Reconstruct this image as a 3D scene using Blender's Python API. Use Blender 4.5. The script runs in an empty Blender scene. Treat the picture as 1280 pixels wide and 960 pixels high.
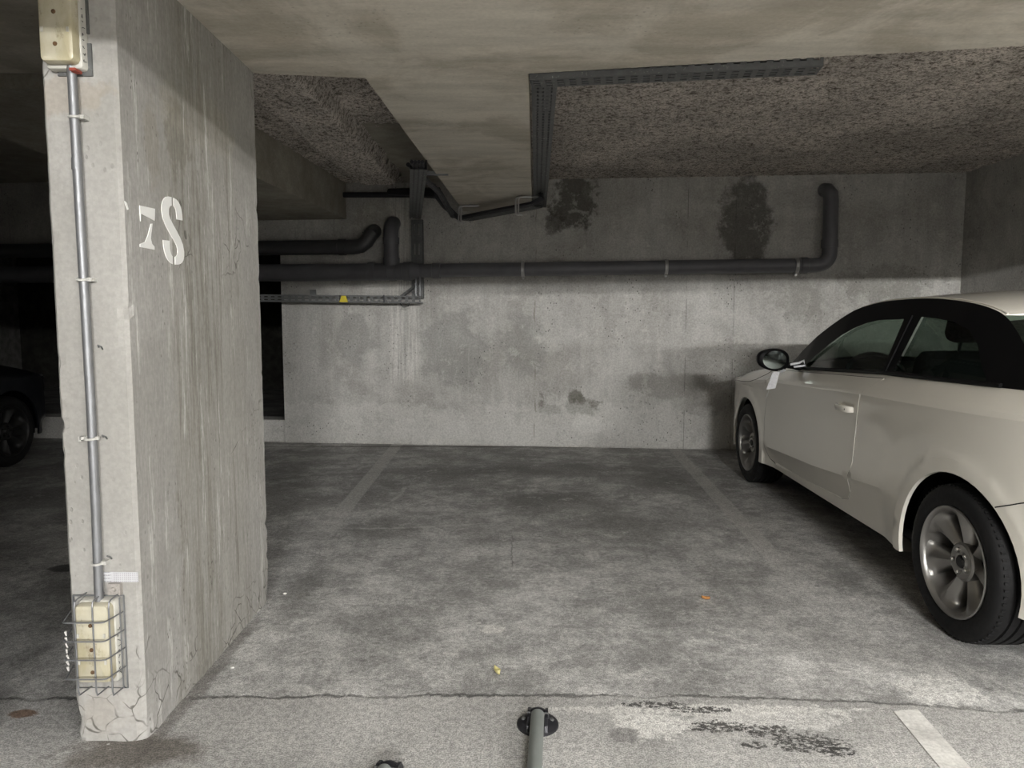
import bpy, math, random
from mathutils import Vector, Matrix, noise
from mathutils.geometry import delaunay_2d_cdt
random.seed(7)
C = bpy.context.scene.collection
sc = bpy.context.scene

# ------------------------------------------------------------------ camera, world, lamps, exposure
cam_d = bpy.data.cameras.new('camera'); cam = bpy.data.objects.new('camera', cam_d); C.objects.link(cam)
cam_d.sensor_width = 36.0; cam_d.lens = 870.0/1280.0*36.0; cam_d.shift_y = -10.0/1280.0
cam_d.clip_start = 0.02; cam_d.clip_end = 100
cam.location = (0, 0, 1.23); cam.rotation_euler = (math.pi/2 - math.atan(72.0/870.0), 0, 0)
sc.camera = cam
w = bpy.data.worlds.new('world'); sc.world = w; w.use_nodes = True
w.node_tree.nodes['Background'].inputs[0].default_value = (0.9, 0.95, 1.0, 1); w.node_tree.nodes['Background'].inputs[1].default_value = 0.02
sc.view_settings.view_transform = 'Standard'; sc.view_settings.look = 'None'
sc.view_settings.gamma = 1.0; sc.view_settings.use_curve_mapping = False
sc.view_settings.exposure = 0.0
sc.cycles.use_denoising = True
sc.cycles.max_bounces = 10; sc.cycles.diffuse_bounces = 6; sc.cycles.sample_clamp_indirect = 6
LAMP = 5200.0     # radiance of the fluorescent tubes in the aisle behind the camera
LAMPS = [(0.9, -6.5, 2.73, 1.2, 0.72), (3.7, -6.5, 2.73, 1.2, 0.52), (8.4, -6.5, 2.73, 1.2, 0.32)]   # x, y, z, length, strength; the last is added side light for the pillar
FILL_PANELS = [(0.9, -0.75, 2.19, 1.2, 0.30, 100.0), (4.2, 0.4, 2.19, 1.2, 0.30, 140.0)]      # x, y, z, length, width, radiance of fill panels added to brighten floor and pillar

# ------------------------------------------------------------------ node helpers
class NT:
    def __init__(s, name):
        s.m = bpy.data.materials.new(name); s.m.use_nodes = True; s.t = s.m.node_tree
        s.b = s.t.nodes['Principled BSDF']; s.pos = s.n('ShaderNodeNewGeometry').outputs['Position']
    def n(s, typ): return s.t.nodes.new(typ)
    def L(s, a, b):
        if isinstance(a, (int, float)): b.default_value = a
        elif isinstance(a, (tuple, list)):
            b.default_value = tuple(a) + ((1,) if len(a) == 3 and len(b.default_value) == 4 else ())
        else: s.t.links.new(a, b)
    def math(s, op, a, b=0.0, c=0.0, clamp=False):
        x = s.n('ShaderNodeMath'); x.operation = op; x.use_clamp = clamp
        s.L(a, x.inputs[0]); s.L(b, x.inputs[1]); s.L(c, x.inputs[2]); return x.outputs[0]
    def vm(s, op, a, b=(0, 0, 0)):
        x = s.n('ShaderNodeVectorMath'); x.operation = op; s.L(a, x.inputs[0]); s.L(b, x.inputs[1])
        return x.outputs['Value'] if op in ('LENGTH', 'DOT_PRODUCT') else x.outputs[0]
    def mapr(s, v, a, b, c=0.0, d=1.0, smooth=True):
        x = s.n('ShaderNodeMapRange'); x.interpolation_type = 'SMOOTHSTEP' if smooth else 'LINEAR'
        s.L(v, x.inputs[0])
        for i, q in enumerate((a, b, c, d)): x.inputs[i+1].default_value = q
        return x.outputs[0]
    def noise(s, scale, detail=5, rough=.6, vec=None, dist=0.0, off=(0, 0, 0), stretch=(1, 1, 1)):
        v = s.vm('MULTIPLY', vec if vec is not None else s.pos, stretch); v = s.vm('ADD', v, off)
        x = s.n('ShaderNodeTexNoise'); s.L(v, x.inputs['Vector']); x.inputs['Scale'].default_value = scale
        x.inputs['Detail'].default_value = detail; x.inputs['Roughness'].default_value = rough; x.inputs['Distortion'].default_value = dist
        return x.outputs[0]
    def n_col(s, scale):
        x = s.n('ShaderNodeTexNoise'); s.L(s.pos, x.inputs['Vector']); x.inputs['Scale'].default_value = scale; return x.outputs[1]
    def vor(s, scale, vec=None, feat='F1', out='Distance', stretch=(1, 1, 1)):
        v = s.vm('MULTIPLY', vec if vec is not None else s.pos, stretch)
        x = s.n('ShaderNodeTexVoronoi'); x.feature = feat; s.L(v, x.inputs['Vector']); x.inputs['Scale'].default_value = scale
        return x.outputs[out]
    def mix(s, f, a, b):
        x = s.n('ShaderNodeMix'); x.data_type = 'RGBA'; s.L(f, x.inputs[0]); s.L(a, x.inputs[6]); s.L(b, x.inputs[7]); return x.outputs[2]
    def mul(s, a, b, f=1.0):
        x = s.n('ShaderNodeMix'); x.data_type = 'RGBA'; x.blend_type = 'MULTIPLY'; s.L(f, x.inputs[0]); s.L(a, x.inputs[6]); s.L(b, x.inputs[7]); return x.outputs[2]
    def grey(s, v, lo=0.0, hi=1.0):
        v = s.mapr(v, 0, 1, lo, hi, False); x = s.n('ShaderNodeCombineColor')
        for i in range(3): s.L(v, x.inputs[i])
        return x.outputs[0]
    def blot(s, c, r, amt=.8, ns=4.0, soft=.35):
        "irregular patch mask around a point of the surface"
        d = s.vm('LENGTH', s.vm('DIVIDE', s.vm('SUBTRACT', s.pos, c), r))
        d = s.math('ADD', d, s.math('MULTIPLY', s.math('SUBTRACT', s.noise(ns, 8, .70), .5), amt*2))
        return s.mapr(d, 1.0, 1.0-soft, 0, 1)
    def bump(s, h, strength=.4, dist=.01):
        x = s.n('ShaderNodeBump'); x.inputs['Strength'].default_value = strength; x.inputs['Distance'].default_value = dist
        s.L(h, x.inputs['Height']); s.L(x.outputs[0], s.b.inputs['Normal'])
    def fin(s, col, rough=.9, metal=0.0, spec=.3):
        s.L(col, s.b.inputs['Base Color']); s.L(rough, s.b.inputs['Roughness']); s.b.inputs['Metallic'].default_value = metal
        s.b.inputs['Specular IOR Level'].default_value = spec; return s.m
    def sep(s):
        x = s.n('ShaderNodeSeparateXYZ'); s.L(s.pos, x.inputs[0]); return x.outputs

def plain(name, col, rough=.5, metal=0.0, spec=.5, coat=0.0, wear=.15, scale=30, bump=0.0):
    t = NT(name); n = t.noise(scale, 4)
    c = t.mul(col + (1,), t.grey(n, 1-wear, 1+wear)) if len(col) == 3 else col
    t.fin(c, t.mapr(n, .3, .7, max(.02, rough-.06), min(1, rough+.08)), metal, spec)
    if coat: t.b.inputs['Coat Weight'].default_value = coat; t.b.inputs['Coat Roughness'].default_value = .06
    if bump: t.bump(n, bump, .003)
    return t.m

# ------------------------------------------------------------------ materials of the building
def mat_floor():
    t = NT('floor_concrete'); X, Y, Z = t.sep()
    big = t.noise(.9, 4, .6, dist=.3); mid = t.math('ADD', t.math('MULTIPLY', t.noise(2.6, 10, .74, dist=.25), .55), t.math('MULTIPLY', t.noise(11, 8, .78, off=(4, 8, 0)), .45)); fine = t.noise(55, 4, .7); vf = t.noise(220, 2, .6)
    lines_n = t.noise(9, 6, .7, stretch=(1, .35, 1), off=(3, 1, 0))
    col = t.mix(t.mapr(mid, .40, .62), (.25, .246, .238), (.53, .524, .508))
    col = t.mul(col, t.grey(t.mapr(big, .3, .7), .80, 1.12))
    # grime worn into the middle and the back of the bay
    dirt = t.math('MULTIPLY', t.mapr(Y, 3.0, 5.0), t.mapr(t.noise(1.9, 9, .74, dist=.3, off=(5, 2, 0)), .44, .56))
    col = t.mix(t.math('MULTIPLY', dirt, .55), col, (.16, .156, .148))
    for c, r, a in [((.45, 5.6, 0), (.75, .35, 1), .65), ((-.55, 5.5, 0), (.5, .35, 1), .6), ((.35, 4.6, 0), (.6, .35, 1), .5), ((1.15, 5.2, 0), (.3, .5, 1), .45),
                    ((-.75, 4.0, 0), (.35, .25, 1), .45), ((.6, 4.1, 0), (.4, .3, 1), .4), ((-.95, 3.1, 0), (.10, .5, 1), .45)]:
        col = t.mix(t.math('MULTIPLY', t.blot(c, r, .8, 3.5, .6), a), col, (.14, .137, .13))
    # pale dusty scrapes and flakes
    fl = t.math('MULTIPLY', t.mapr(t.noise(5, 10, .80, dist=.4, off=(11, 4, 0)), .55, .64), .55)
    col = t.mix(fl, col, (.56, .55, .53))
    v = t.vor(6.5, stretch=(1, 1.6, 1)); spot = t.math('MULTIPLY', t.mapr(v, .11, .05), t.mapr(t.noise(1.7, 2, off=(7, 7, 0)), .5, .6))
    col = t.mix(t.math('MULTIPLY', spot, .7), col, (.62, .61, .58))
    v2 = t.vor(8.0, stretch=(1, 1.7, 1), vec=t.vm('ADD', t.pos, (3.3, 9.1, 0))); spot2 = t.math('MULTIPLY', t.mapr(v2, .16, .08), t.mapr(t.noise(2.1, 2, off=(1, 3, 0)), .5, .58))
    col = t.mix(t.math('MULTIPLY', spot2, .5), col, (.10, .098, .094))
    # worn painted bay lines
    for x0, y0, x1, y1, hw, st in [(-1.06, 2.9, -1.12, 6.5, .055, .60), (1.27, 2.1, 1.53, 6.5, .055, .60)]:
        k = (x1-x0)/(y1-y0)
        dx = t.math('ABSOLUTE', t.math('SUBTRACT', X, t.math('ADD', t.math('MULTIPLY', t.math('SUBTRACT', Y, y0), k), x0)))
        m = t.math('MULTIPLY', t.mapr(dx, hw+.006, hw-.006), t.math('MULTIPLY', t.mapr(Y, y0+.8, y0+1.6), t.mapr(mid, .25, .5, .35, 1)))
        col = t.mix(t.math('MULTIPLY', m, st), col, (.48, .47, .45))
    # aisle slab in front of the joint: smoother, even grey
    jy = t.math('ADD', t.math('MULTIPLY', t.math('ABSOLUTE', X), -.012), 2.185)
    jy = t.math('ADD', jy, t.math('MULTIPLY', t.mapr(X, .6, 2.2), -.11))
    dj = t.math('SUBTRACT', Y, t.math('ADD', jy, t.math('MULTIPLY', t.math('SUBTRACT', t.noise(6, 9, .8), .5), .10)))
    sm = t.mapr(dj, .01, -.02)
    acol = t.mul((.40, .393, .378, 1), t.grey(t.mapr(t.noise(2.2, 6, .6, off=(2, 9, 0)), .3, .7), .78, 1.16))
    col = t.mix(t.math('MULTIPLY', sm, .85), col, acol)
    crack = t.mapr(t.math('ABSOLUTE', dj), .011, .002)
    col = t.mix(t.math('MULTIPLY', crack, t.mapr(t.noise(3, 3), .35, .6, .25, .8)), col, (.06, .058, .055))
    # patches peeled off beside the joint, black tar spots
    for c, r, a, cc in [((.42, 2.02, 0), (.13, .08, 1), .9, (.60, .59, .565)), ((.78, 2.04, 0), (.28, .06, 1), .7, (.56, .55, .53)),
                        ((1.42, 2.22, 0), (.15, .10, 1), .7, (.60, .59, .565)), ((.62, 2.10, 0), (.5, .035, 1), .8, (.58, .57, .545)), ((.33, 1.97, 0), (.05, .04, 1), .8, (.2, .195, .19)),
                        ((-.08, 2.67, 0), (.05, .045, 1), .8, (.60, .59, .56))]:
        col = t.mix(t.math('MULTIPLY', t.math('MULTIPLY', t.blot(c, r, 1.1, 22, .2), t.mapr(t.noise(30, 6, .8, off=(1, 6, 0)), .36, .46)), a), col, cc)
    for c, r in [((.86, 1.93, 0), (.11, .045, 1)), ((.76, 1.99, 0), (.09, .03, 1)), ((.62, 2.01, 0), (.09, .03, 1)), ((.60, 2.10, 0), (.10, .02, 1)), ((.70, 1.92, 0), (.04, .02, 1)), ((.93, 1.89, 0), (.06, .03, 1)), ((.45, 2.13, 0), (.10, .02, 1))]:
        col = t.mix(t.math('MULTIPLY', t.math('MULTIPLY', t.blot(c, r, 1.5, 34, .12), t.mapr(t.noise(44, 5, .8, off=(9, 6, 0), stretch=(1, 1.5, 1)), .46, .50)), .92), col, (.035, .034, .032))
    # brown silt round the pillar foot, rust patch
    col = t.mix(t.math('MULTIPLY', t.blot((-1.08, 1.88, 0), (.26, .12, 1), .8, 7, .6), .75), col, (.085, .07, .055))
    col = t.mix(t.math('MULTIPLY', t.blot((-1.05, 2.3, 0), (.05, .7, 1), .6, 7, .6), .6), col, (.11, .10, .09))
    col = t.mix(t.math('MULTIPLY', t.blot((-1.53, 2.08, 0), (.055, .025, 1), .9, 12, .3), .8), col, (.14, .075, .04))
    col = t.mix(t.math('MULTIPLY', t.blot((-2.2, 3.35, 0), (.1, .06, 1), .6, 7, .3), .8), col, (.03, .03, .03))
    col = t.mix(t.math('MULTIPLY', t.blot((0, 6.62, 0), (3, .05, 1), .5, 9, .5), .6), col, (.06, .045, .04))
    col = t.mul(col, t.grey(t.mapr(fine, .32, .68), .74, 1.22)); col = t.mul(col, t.grey(t.mapr(vf, .32, .68), .68, 1.28))
    gr = t.math('MULTIPLY', t.mapr(t.vor(95), .22, .12), t.mapr(t.noise(3, 5, .7, off=(8, 1, 0)), .48, .58)); col = t.mix(t.math('MULTIPLY', gr, t.math('MULTIPLY', t.mapr(dj, -.01, .01), .55)), col, (.12, .118, .112))
    sp = t.math('MULTIPLY', t.mapr(t.vor(23, stretch=(1, 1.3, 1)), .13, .07), t.mapr(t.noise(6, 4, .7, off=(2, 2, 0)), .52, .58)); col = t.mix(t.math('MULTIPLY', sp, .7), col, (.62, .61, .59))
    # a tyre scuff arc and a straight saw cut
    for cx, cy, rr, ang in [(-1.9, 4.9, 1.12, (-.9, 0)), (-.9, 6.6, 2.6, (0, 1))]:
        d = t.vm('LENGTH', t.vm('SUBTRACT', t.pos, (cx, cy, 0)))
        m = t.math('MULTIPLY', t.mapr(t.math('ABSOLUTE', t.math('SUBTRACT', d, rr)), .022, .006), t.mapr(mid, .42, .55))
        m = t.math('MULTIPLY', m, t.mapr(t.vm('LENGTH', t.vm('DIVIDE', t.vm('SUBTRACT', t.pos, (-.55 if rr > 2 else -.8, 4.1 if rr > 2 else 4.75, 0)), (.6, .5, 1))), 1.0, .7))
        col = t.mix(t.math('MULTIPLY', m, .6), col, (.5, .49, .47))
    cut = t.math('MULTIPLY', t.mapr(t.math('ABSOLUTE', t.math('ADD', X, t.math('MULTIPLY', t.math('SUBTRACT', t.noise(8, 4), .5), .05))), .004, .001), t.mapr(t.math('ABSOLUTE', t.math('SUBTRACT', Y, 3.62)), .27, .22))
    col = t.mix(t.math('MULTIPLY', cut, .5), col, (.04, .04, .04))
    h = t.math('ADD', t.math('MULTIPLY', fine, .35), t.math('ADD', t.math('MULTIPLY', mid, 1.6), t.math('MULTIPLY', crack, -1.0)))
    t.bump(h, .55, .008)
    return t.fin(col, t.mapr(mid, .3, .7, .62, .85), 0, .35)

def mat_concrete(name, light, dark, lo=.35, hi=.65, axis='z', fine=.12, blots=(), seams=(), pits=0.0, bump=.35, extra=None, scale=1.6, streak=.35):
    t = NT(name); st = {'z': (1, 1, .12), 'x': (.18, 1, 1), 'n': (1, 1, 1)}[axis]
    a = t.noise(scale, 7, .65, dist=.5); b = t.noise(9, 6, .65, stretch=st); c = t.noise(70, 3, .6)
    col = t.mix(t.mapr(a, lo, hi), dark, light)
    col = t.mul(col, t.grey(t.mapr(b, .3, .7), 1-streak, 1+streak*.5))
    for cc, r, amt, colr, ns in blots:
        col = t.mix(t.math('MULTIPLY', t.blot(cc, r, 1.1, ns*1.5, .35), amt), col, colr)
    if extra: col = extra(t, col)
    h = t.math('ADD', t.math('MULTIPLY', b, .6), t.math('MULTIPLY', c, .25))
    if pits:
        v = t.vor(34, stretch=(1, 1, .7)); m = t.math('MULTIPLY', t.mapr(v, .20, .12), t.mapr(t.noise(2.6, 4, .7, off=(4, 4, 4)), .50, .62))
        col = t.mix(t.math('MULTIPLY', m, pits), col, (.05, .048, .044)); h = t.math('SUBTRACT', h, m)
    if seams:
        X, Y, Z = t.sep(); A = {'x': X, 'y': Y, 'z': Z}
        for ax, p in seams:
            m = t.math('MULTIPLY', t.mapr(t.math('ABSOLUTE', t.math('SUBTRACT', A[ax], p)), .006, .001), t.mapr(t.noise(4, 3), .4, .6))
            col = t.mix(t.math('MULTIPLY', m, .45), col, (.04, .038, .034)); h = t.math('SUBTRACT', h, m)
    col = t.mul(col, t.grey(t.mapr(c, .25, .75), 1-fine, 1+fine))
    t.bump(h, bump, .006)
    return t.fin(col, .88, 0, .25)

DK = (.045, .043, .038)
def wall_extra(t, col):
    # runs of dirt under the pipes and water marks
    s = t.noise(22, 5, .7, stretch=(1, 1, .05)); X, Y, Z = t.sep()
    m = t.math('MULTIPLY', t.mapr(s, .56, .66), t.mapr(Z, .5, 1.7))
    m = t.math('MULTIPLY', m, t.mapr(t.noise(1.3, 3, off=(1, 0, 6), stretch=(1, 1, .2)), .45, .6))
    col = t.mix(t.math('MULTIPLY', m, .28), col, (.16, .155, .135))
    w = t.math('MULTIPLY', t.mapr(t.noise(17, 5, .7, stretch=(1, 1, .05), off=(9, 0, 0)), .60, .68, 0, .6), t.mapr(t.noise(1.1, 3, off=(1, 5, 6), stretch=(1, 1, .2)), .5, .6))
    col = t.mix(t.math('MULTIPLY', w, .5), col, (.52, .51, .48))
    foot = t.math('MULTIPLY', t.mapr(Z, .022, .0), t.mapr(t.noise(9, 6, .75), .42, .6))
    col = t.mix(t.math('MULTIPLY', foot, .8), col, (.07, .06, .05))
    # pale lime runs left of the middle, the smoothed rendering coat low down, cloudy patches
    lm = t.math('MULTIPLY', t.mapr(t.math('ABSOLUTE', t.math('ADD', X, 1.04)), .17, .10), t.math('MULTIPLY', t.mapr(Z, .5, .75), t.mapr(t.noise(60, 4, .7, stretch=(1, 1, .03)), .40, .60)))
    col = t.mix(t.math('MULTIPLY', lm, .65), col, (.62, .61, .58))
    rb = t.math('ADD', Z, t.math('MULTIPLY', t.math('SUBTRACT', t.noise(1.7, 7, .7, off=(4, 0, 0)), .5), .9))
    col = t.mix(t.math('MULTIPLY', t.mapr(rb, .42, .36), .45), col, (.55, .545, .52))
    cl = t.mapr(t.noise(4.5, 9, .76, dist=.4, off=(7, 7, 2)), .52, .62); col = t.mix(t.math('MULTIPLY', cl, .30), col, (.26, .25, .23))
    cp = t.mapr(t.noise(6, 9, .78, dist=.4, off=(1, 7, 9)), .55, .62); col = t.mix(t.math('MULTIPLY', cp, .35), col, (.56, .55, .52))
    pt = t.math('MULTIPLY', t.mapr(t.noise(48, 5, .8, stretch=(1, 1, 1)), .62, .68), t.mapr(t.noise(2.3, 6, .75, off=(3, 8, 4)), .48, .58))
    col = t.mix(t.math('MULTIPLY', pt, .7), col, (.11, .105, .09))
    hl = t.mapr(t.math('ABSOLUTE', t.math('SUBTRACT', t.math('ADD', X, t.math('MULTIPLY', t.noise(2, 4), .1)), .27)), .008, .002)
    return t.mix(t.math('MULTIPLY', hl, t.math('MULTIPLY', t.mapr(t.noise(5, 4), .45, .6), .6)), col, (.15, .13, .10))
def pillar_extra(t, col):
    X, Y, Z = t.sep()
    side = t.mapr(Y, 1.945, 1.96)
    wob = t.math('MULTIPLY', t.math('SUBTRACT', t.noise(4, 6, .75, stretch=(1, 1, .6)), .5), .34)
    Yw = t.math('ADD', Y, wob)
    s = t.noise(40, 7, .8, stretch=(1, 1, .05)); s2 = t.noise(150, 3, .7, stretch=(1, 1, .12)); sw = t.noise(12, 5, .7, stretch=(1, 1, .10))
    band = t.math('MULTIPLY', t.mapr(Yw, 2.16, 2.20), t.mapr(Yw, 2.80, 2.70, .30, 1)); band = t.math('MULTIPLY', band, t.mapr(Z, 1.95, 1.8, .5, 1))
    col = t.mix(t.math('MULTIPLY', band, .35), col, (.30, .288, .255))
    m = t.math('MULTIPLY', t.math('MULTIPLY', t.mapr(s, .47, .60), t.mapr(sw, .40, .60)), band)
    col = t.mix(t.math('MULTIPLY', m, .72), col, (.17, .16, .135))
    core = t.math('MULTIPLY', t.mapr(t.math('ABSOLUTE', t.math('SUBTRACT', Yw, 2.36)), .16, .04), t.math('MULTIPLY', t.mapr(s, .40, .56), side))
    col = t.mix(t.math('MULTIPLY', core, .5), col, (.19, .18, .152))
    lt = t.math('MULTIPLY', t.mapr(t.noise(26, 6, .75, stretch=(1, 1, .08), off=(2, 5, 1)), .56, .66), side)
    col = t.mix(t.math('MULTIPLY', lt, .65), col, (.58, .57, .545))
    col = t.mul(col, t.grey(t.mapr(s2, .3, .7), .90, 1.08), side)
    pk = t.math('MULTIPLY', t.mapr(t.vor(80, stretch=(1, 1, .45)), .24, .12), t.mapr(t.noise(7, 6, .75, stretch=(1, 1, .3), off=(0, 3, 1)), .56, .63))
    col = t.mix(t.math('MULTIPLY', pk, t.math('MULTIPLY', side, .8)), col, (.07, .066, .055))
    # hairline cracks and chips at the foot
    wv = t.vm('ADD', t.pos, t.vm('MULTIPLY', t.vm('SUBTRACT', t.n_col(9), (.5, .5, .5)), (.10, .10, .10)))
    e = t.vor(13, vec=wv, feat='DISTANCE_TO_EDGE'); ck = t.math('MULTIPLY', t.mapr(e, .035, .008), t.math('MULTIPLY', t.mapr(Z, .22, .12), t.mapr(t.noise(9, 3), .40, .55)))
    col = t.mix(t.math('MULTIPLY', ck, .8), col, (.07, .065, .055))
    # a few long hairlines higher up
    e2 = t.vor(3.1, vec=wv, feat='DISTANCE_TO_EDGE', stretch=(1, 1, .6)); c2 = t.math('MULTIPLY', t.mapr(e2, .006, .002), t.mapr(t.noise(3, 3, off=(6, 1, 1)), .58, .64))
    return t.mix(t.math('MULTIPLY', c2, .7), col, (.07, .065, .055))
M = {}
M['floor'] = mat_floor()
M['wall'] = mat_concrete('wall_concrete', (.46, .452, .43), (.345, .335, .315), blots=[
    ((.58, 6.6, 2.3), (.24, .5, .30), .85, (.07, .065, .055), 5), ((.40, 6.6, 2.12), (.12, .5, .12), .7, (.07, .065, .055), 7),
    ((2.15, 6.45, 2.1), (.26, .6, .52), .75, (.075, .07, .06), 3), ((.68, 6.6, .40), (.19, .5, .10), .8, (.13, .125, .105), 6), ((.60, 6.6, .47), (.08, .5, .10), .8, (.13, .125, .105), 6), ((.36, 6.6, .36), (.13, .5, .06), .7, (.15, .14, .12), 9), ((.28, 6.6, .44), (.03, .5, .10), .6, (.15, .14, .12), 8), ((.75, 6.6, .22), (.25, .6, .09), .6, (.60, .595, .57), 4),
    ((-.55, 6.7, .95), (.34, .6, .42), .45, (.20, .20, .19), 3), ((-1.5, 6.7, 1.05), (.26, .6, .30), .4, (.19, .19, .18), 3), ((.1, 6.6, .95), (.22, .6, .38), .35, (.20, .20, .19), 3),
    ((1.5, 6.5, .6), (.5, .5, .14), .5, (.21, .20, .185), 3), ((.3, 6.6, .12), (2.2, .6, .10), .4, (.46, .455, .44), 4), ((2.65, 6.4, 1.38), (.25, .5, .22), .3, (.16, .155, .135), 9),
    ((3.4, 6.4, 1.55), (.5, .5, .2), .4, (.15, .145, .125), 4), ((-1.25, 6.7, 2.2), (.35, .6, .18), .4, (.34, .32, .27), 3)],
    seams=[('x', 1.62), ('x', 2.05)], pits=.8, bump=.4, extra=wall_extra, fine=.16, streak=.10)
M['pillar'] = mat_concrete('pillar_concrete', (.365, .356, .338), (.30, .291, .273), blots=[
    ((-1.07, 2.28, 1.80), (.3, .10, .14), .75, (.16, .15, .12), 9), ((-1.07, 2.12, 1.74), (.3, .05, .16), .45, (.25, .23, .19), 9),
    ((-1.07, 2.45, 1.9), (.3, .3, .12), .35, (.36, .33, .27), 4), ((-1.2, 1.94, 1.83), (.15, .05, .06), .45, (.30, .26, .21), 9), ((-1.2, 1.94, .09), (.05, .05, .07), .6, (.30, .28, .25), 12),
    ((-1.17, 1.94, .10), (.12, .05, .10), .3, (.40, .38, .35), 16)],
    axis='z', fine=.08, pits=.2, bump=.3, extra=pillar_extra, streak=.06)
M['soffit'] = mat_concrete('beam_concrete', (.58, .545, .475), (.43, .395, .33), lo=.40, hi=.58, axis='x', fine=.06, pits=.25, bump=.25, streak=.16, scale=1.9)
M['dark_beam'] = mat_concrete('old_beam_concrete', (.34, .32, .27), (.27, .25, .21), axis='n', bump=.2, streak=.15)
M['aisle'] = mat_concrete('aisle_concrete', (.26, .255, .24), (.21, .205, .19), axis='n', bump=.2)
M['recess_shade'] = mat_concrete('recess_shade_concrete', (.07, .068, .06), (.05, .048, .042), axis='n', bump=.2)  # near-black colour stands in for the unlit depth of the recess
def mat_spray():
    t = NT('sprayed_insulation'); n = t.noise(30, 6, .8); v = t.vor(60, feat='F1'); n2 = t.noise(75, 3, .7)
    col = t.mix(t.mapr(n, .34, .56), (.10, .085, .07), (.64, .59, .54))
    col = t.mix(t.mapr(n2, .50, .62, 0, .75), col, (.10, .085, .07))
    col = t.mul(col, t.grey(t.mapr(t.noise(1.5, 4), .35, .65), .78, 1.12))
    t.bump(n, .35, .010); return t.fin(col, .95, 0, .1)
M['spray'] = mat_spray()

# ------------------------------------------------------------------ mesh helpers
def link(o): C.objects.link(o); return o
def mesh(name, vs, fs, mats, parent=None, smooth=False, fm=None):
    me = bpy.data.meshes.new(name); me.from_pydata([tuple(v) for v in vs], [], fs); me.update()
    for m in (mats if isinstance(mats, (list, tuple)) else [mats]): me.materials.append(m)
    if fm:
        for p, i in zip(me.polygons, fm): p.material_index = i
    if smooth: me.polygons.foreach_set('use_smooth', [True]*len(me.polygons))
    o = link(bpy.data.objects.new(name, me))
    if parent: o.parent = parent
    return o
class MB:
    def __init__(s): s.v = []; s.f = []; s.fm = []
    def add(s, vs, fs, mi=0):
        k = len(s.v); s.v += [Vector(v) for v in vs]; s.f += [tuple(i+k for i in f) for f in fs]; s.fm += [mi]*len(fs); return s
    def box(s, lo, hi, M4=None, mi=0, ch=0.0):
        x0, y0, z0 = lo; x1, y1, z1 = hi
        if ch:
            # box with bevelled long edges: built from a rounded octagon ring, closed
            r = ch; pts = []
            for (cx, cy, sx, sy) in ((x1-r, y1-r, 1, 1), (x0+r, y1-r, -1, 1), (x0+r, y0+r, -1, -1), (x1-r, y0+r, 1, -1)):
                a0 = {(1, 1): 0, (-1, 1): 90, (-1, -1): 180, (1, -1): 270}[(sx, sy)]
                for k in range(4): a = math.radians(a0+k*30); pts.append((cx+r*math.cos(a), cy+r*math.sin(a)))
            n = len(pts); rings = []; mx, my = (x0+x1)/2, (y0+y1)/2
            for z, q in ((z0, r), (z0+r*.3, r*.3), (z0+r, 0), (z1-r, 0), (z1-r*.3, r*.3), (z1, r)):
                fx = 1-q/max(1e-6, (x1-x0)/2); fy = 1-q/max(1e-6, (y1-y0)/2)
                rings.append([(mx+(p[0]-mx)*fx, my+(p[1]-my)*fy, z) for p in pts])
            vs = [p for r_ in rings for p in r_]; fs = []
            for i in range(len(rings)-1):
                for j in range(n): fs.append((i*n+j, i*n+(j+1) % n, (i+1)*n+(j+1) % n, (i+1)*n+j))
            fs.append(tuple(reversed(range(n)))); fs.append(tuple((len(rings)-1)*n+j for j in range(n)))
        else:
            vs = [(x0, y0, z0), (x1, y0, z0), (x1, y1, z0), (x0, y1, z0), (x0, y0, z1), (x1, y0, z1), (x1, y1, z1), (x0, y1, z1)]
            fs = [(0, 3, 2, 1), (4, 5, 6, 7), (0, 1, 5, 4), (1, 2, 6, 5), (2, 3, 7, 6), (3, 0, 4, 7)]
        if M4: vs = [M4 @ Vector(v) for v in vs]
        return s.add(vs, fs, mi)
    def tube(s, pts, r, n=12, mi=0, cap=True):
        pts = [Vector(p) for p in pts]; rs = r if isinstance(r, (list, tuple)) else [r]*len(pts)
        up = None; rings = []
        for i, p in enumerate(pts):
            d = (pts[min(i+1, len(pts)-1)]-pts[max(i-1, 0)]).normalized()
            if up is None:
                up = Vector((0, 0, 1)) if abs(d.z) < .9 else Vector((1, 0, 0))
            u = (up - d*up.dot(d)).normalized(); up = u; v = d.cross(u)
            rings.append([p+u*rs[i]*math.cos(2*math.pi*k/n)+v*rs[i]*math.sin(2*math.pi*k/n) for k in range(n)])
        vs = [q for R in rings for q in R]; fs = []
        for i in range(len(rings)-1):
            for k in range(n): fs.append((i*n+k, i*n+(k+1) % n, (i+1)*n+(k+1) % n, (i+1)*n+k))
        if cap: fs.append(tuple(reversed(range(n)))); fs.append(tuple((len(rings)-1)*n+k for k in range(n)))
        return s.add(vs, fs, mi)
    def lathe(s, prof, n=48, M4=None, mi=0):
        "prof: (radius, height) pairs turned about z"
        vs = []; fs = []
        for r, h in prof:
            for k in range(n): a = 2*math.pi*k/n; vs.append(Vector((r*math.cos(a), r*math.sin(a), h)))
        for i in range(len(prof)-1):
            for k in range(n): fs.append((i*n+k, i*n+(k+1) % n, (i+1)*n+(k+1) % n, (i+1)*n+k))
        if M4: vs = [M4 @ v for v in vs]
        return s.add(vs, fs, mi)
    def build(s, name, mats, parent=None, smooth=False):
        return mesh(name, s.v, s.f, mats, parent, smooth, s.fm)
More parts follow.
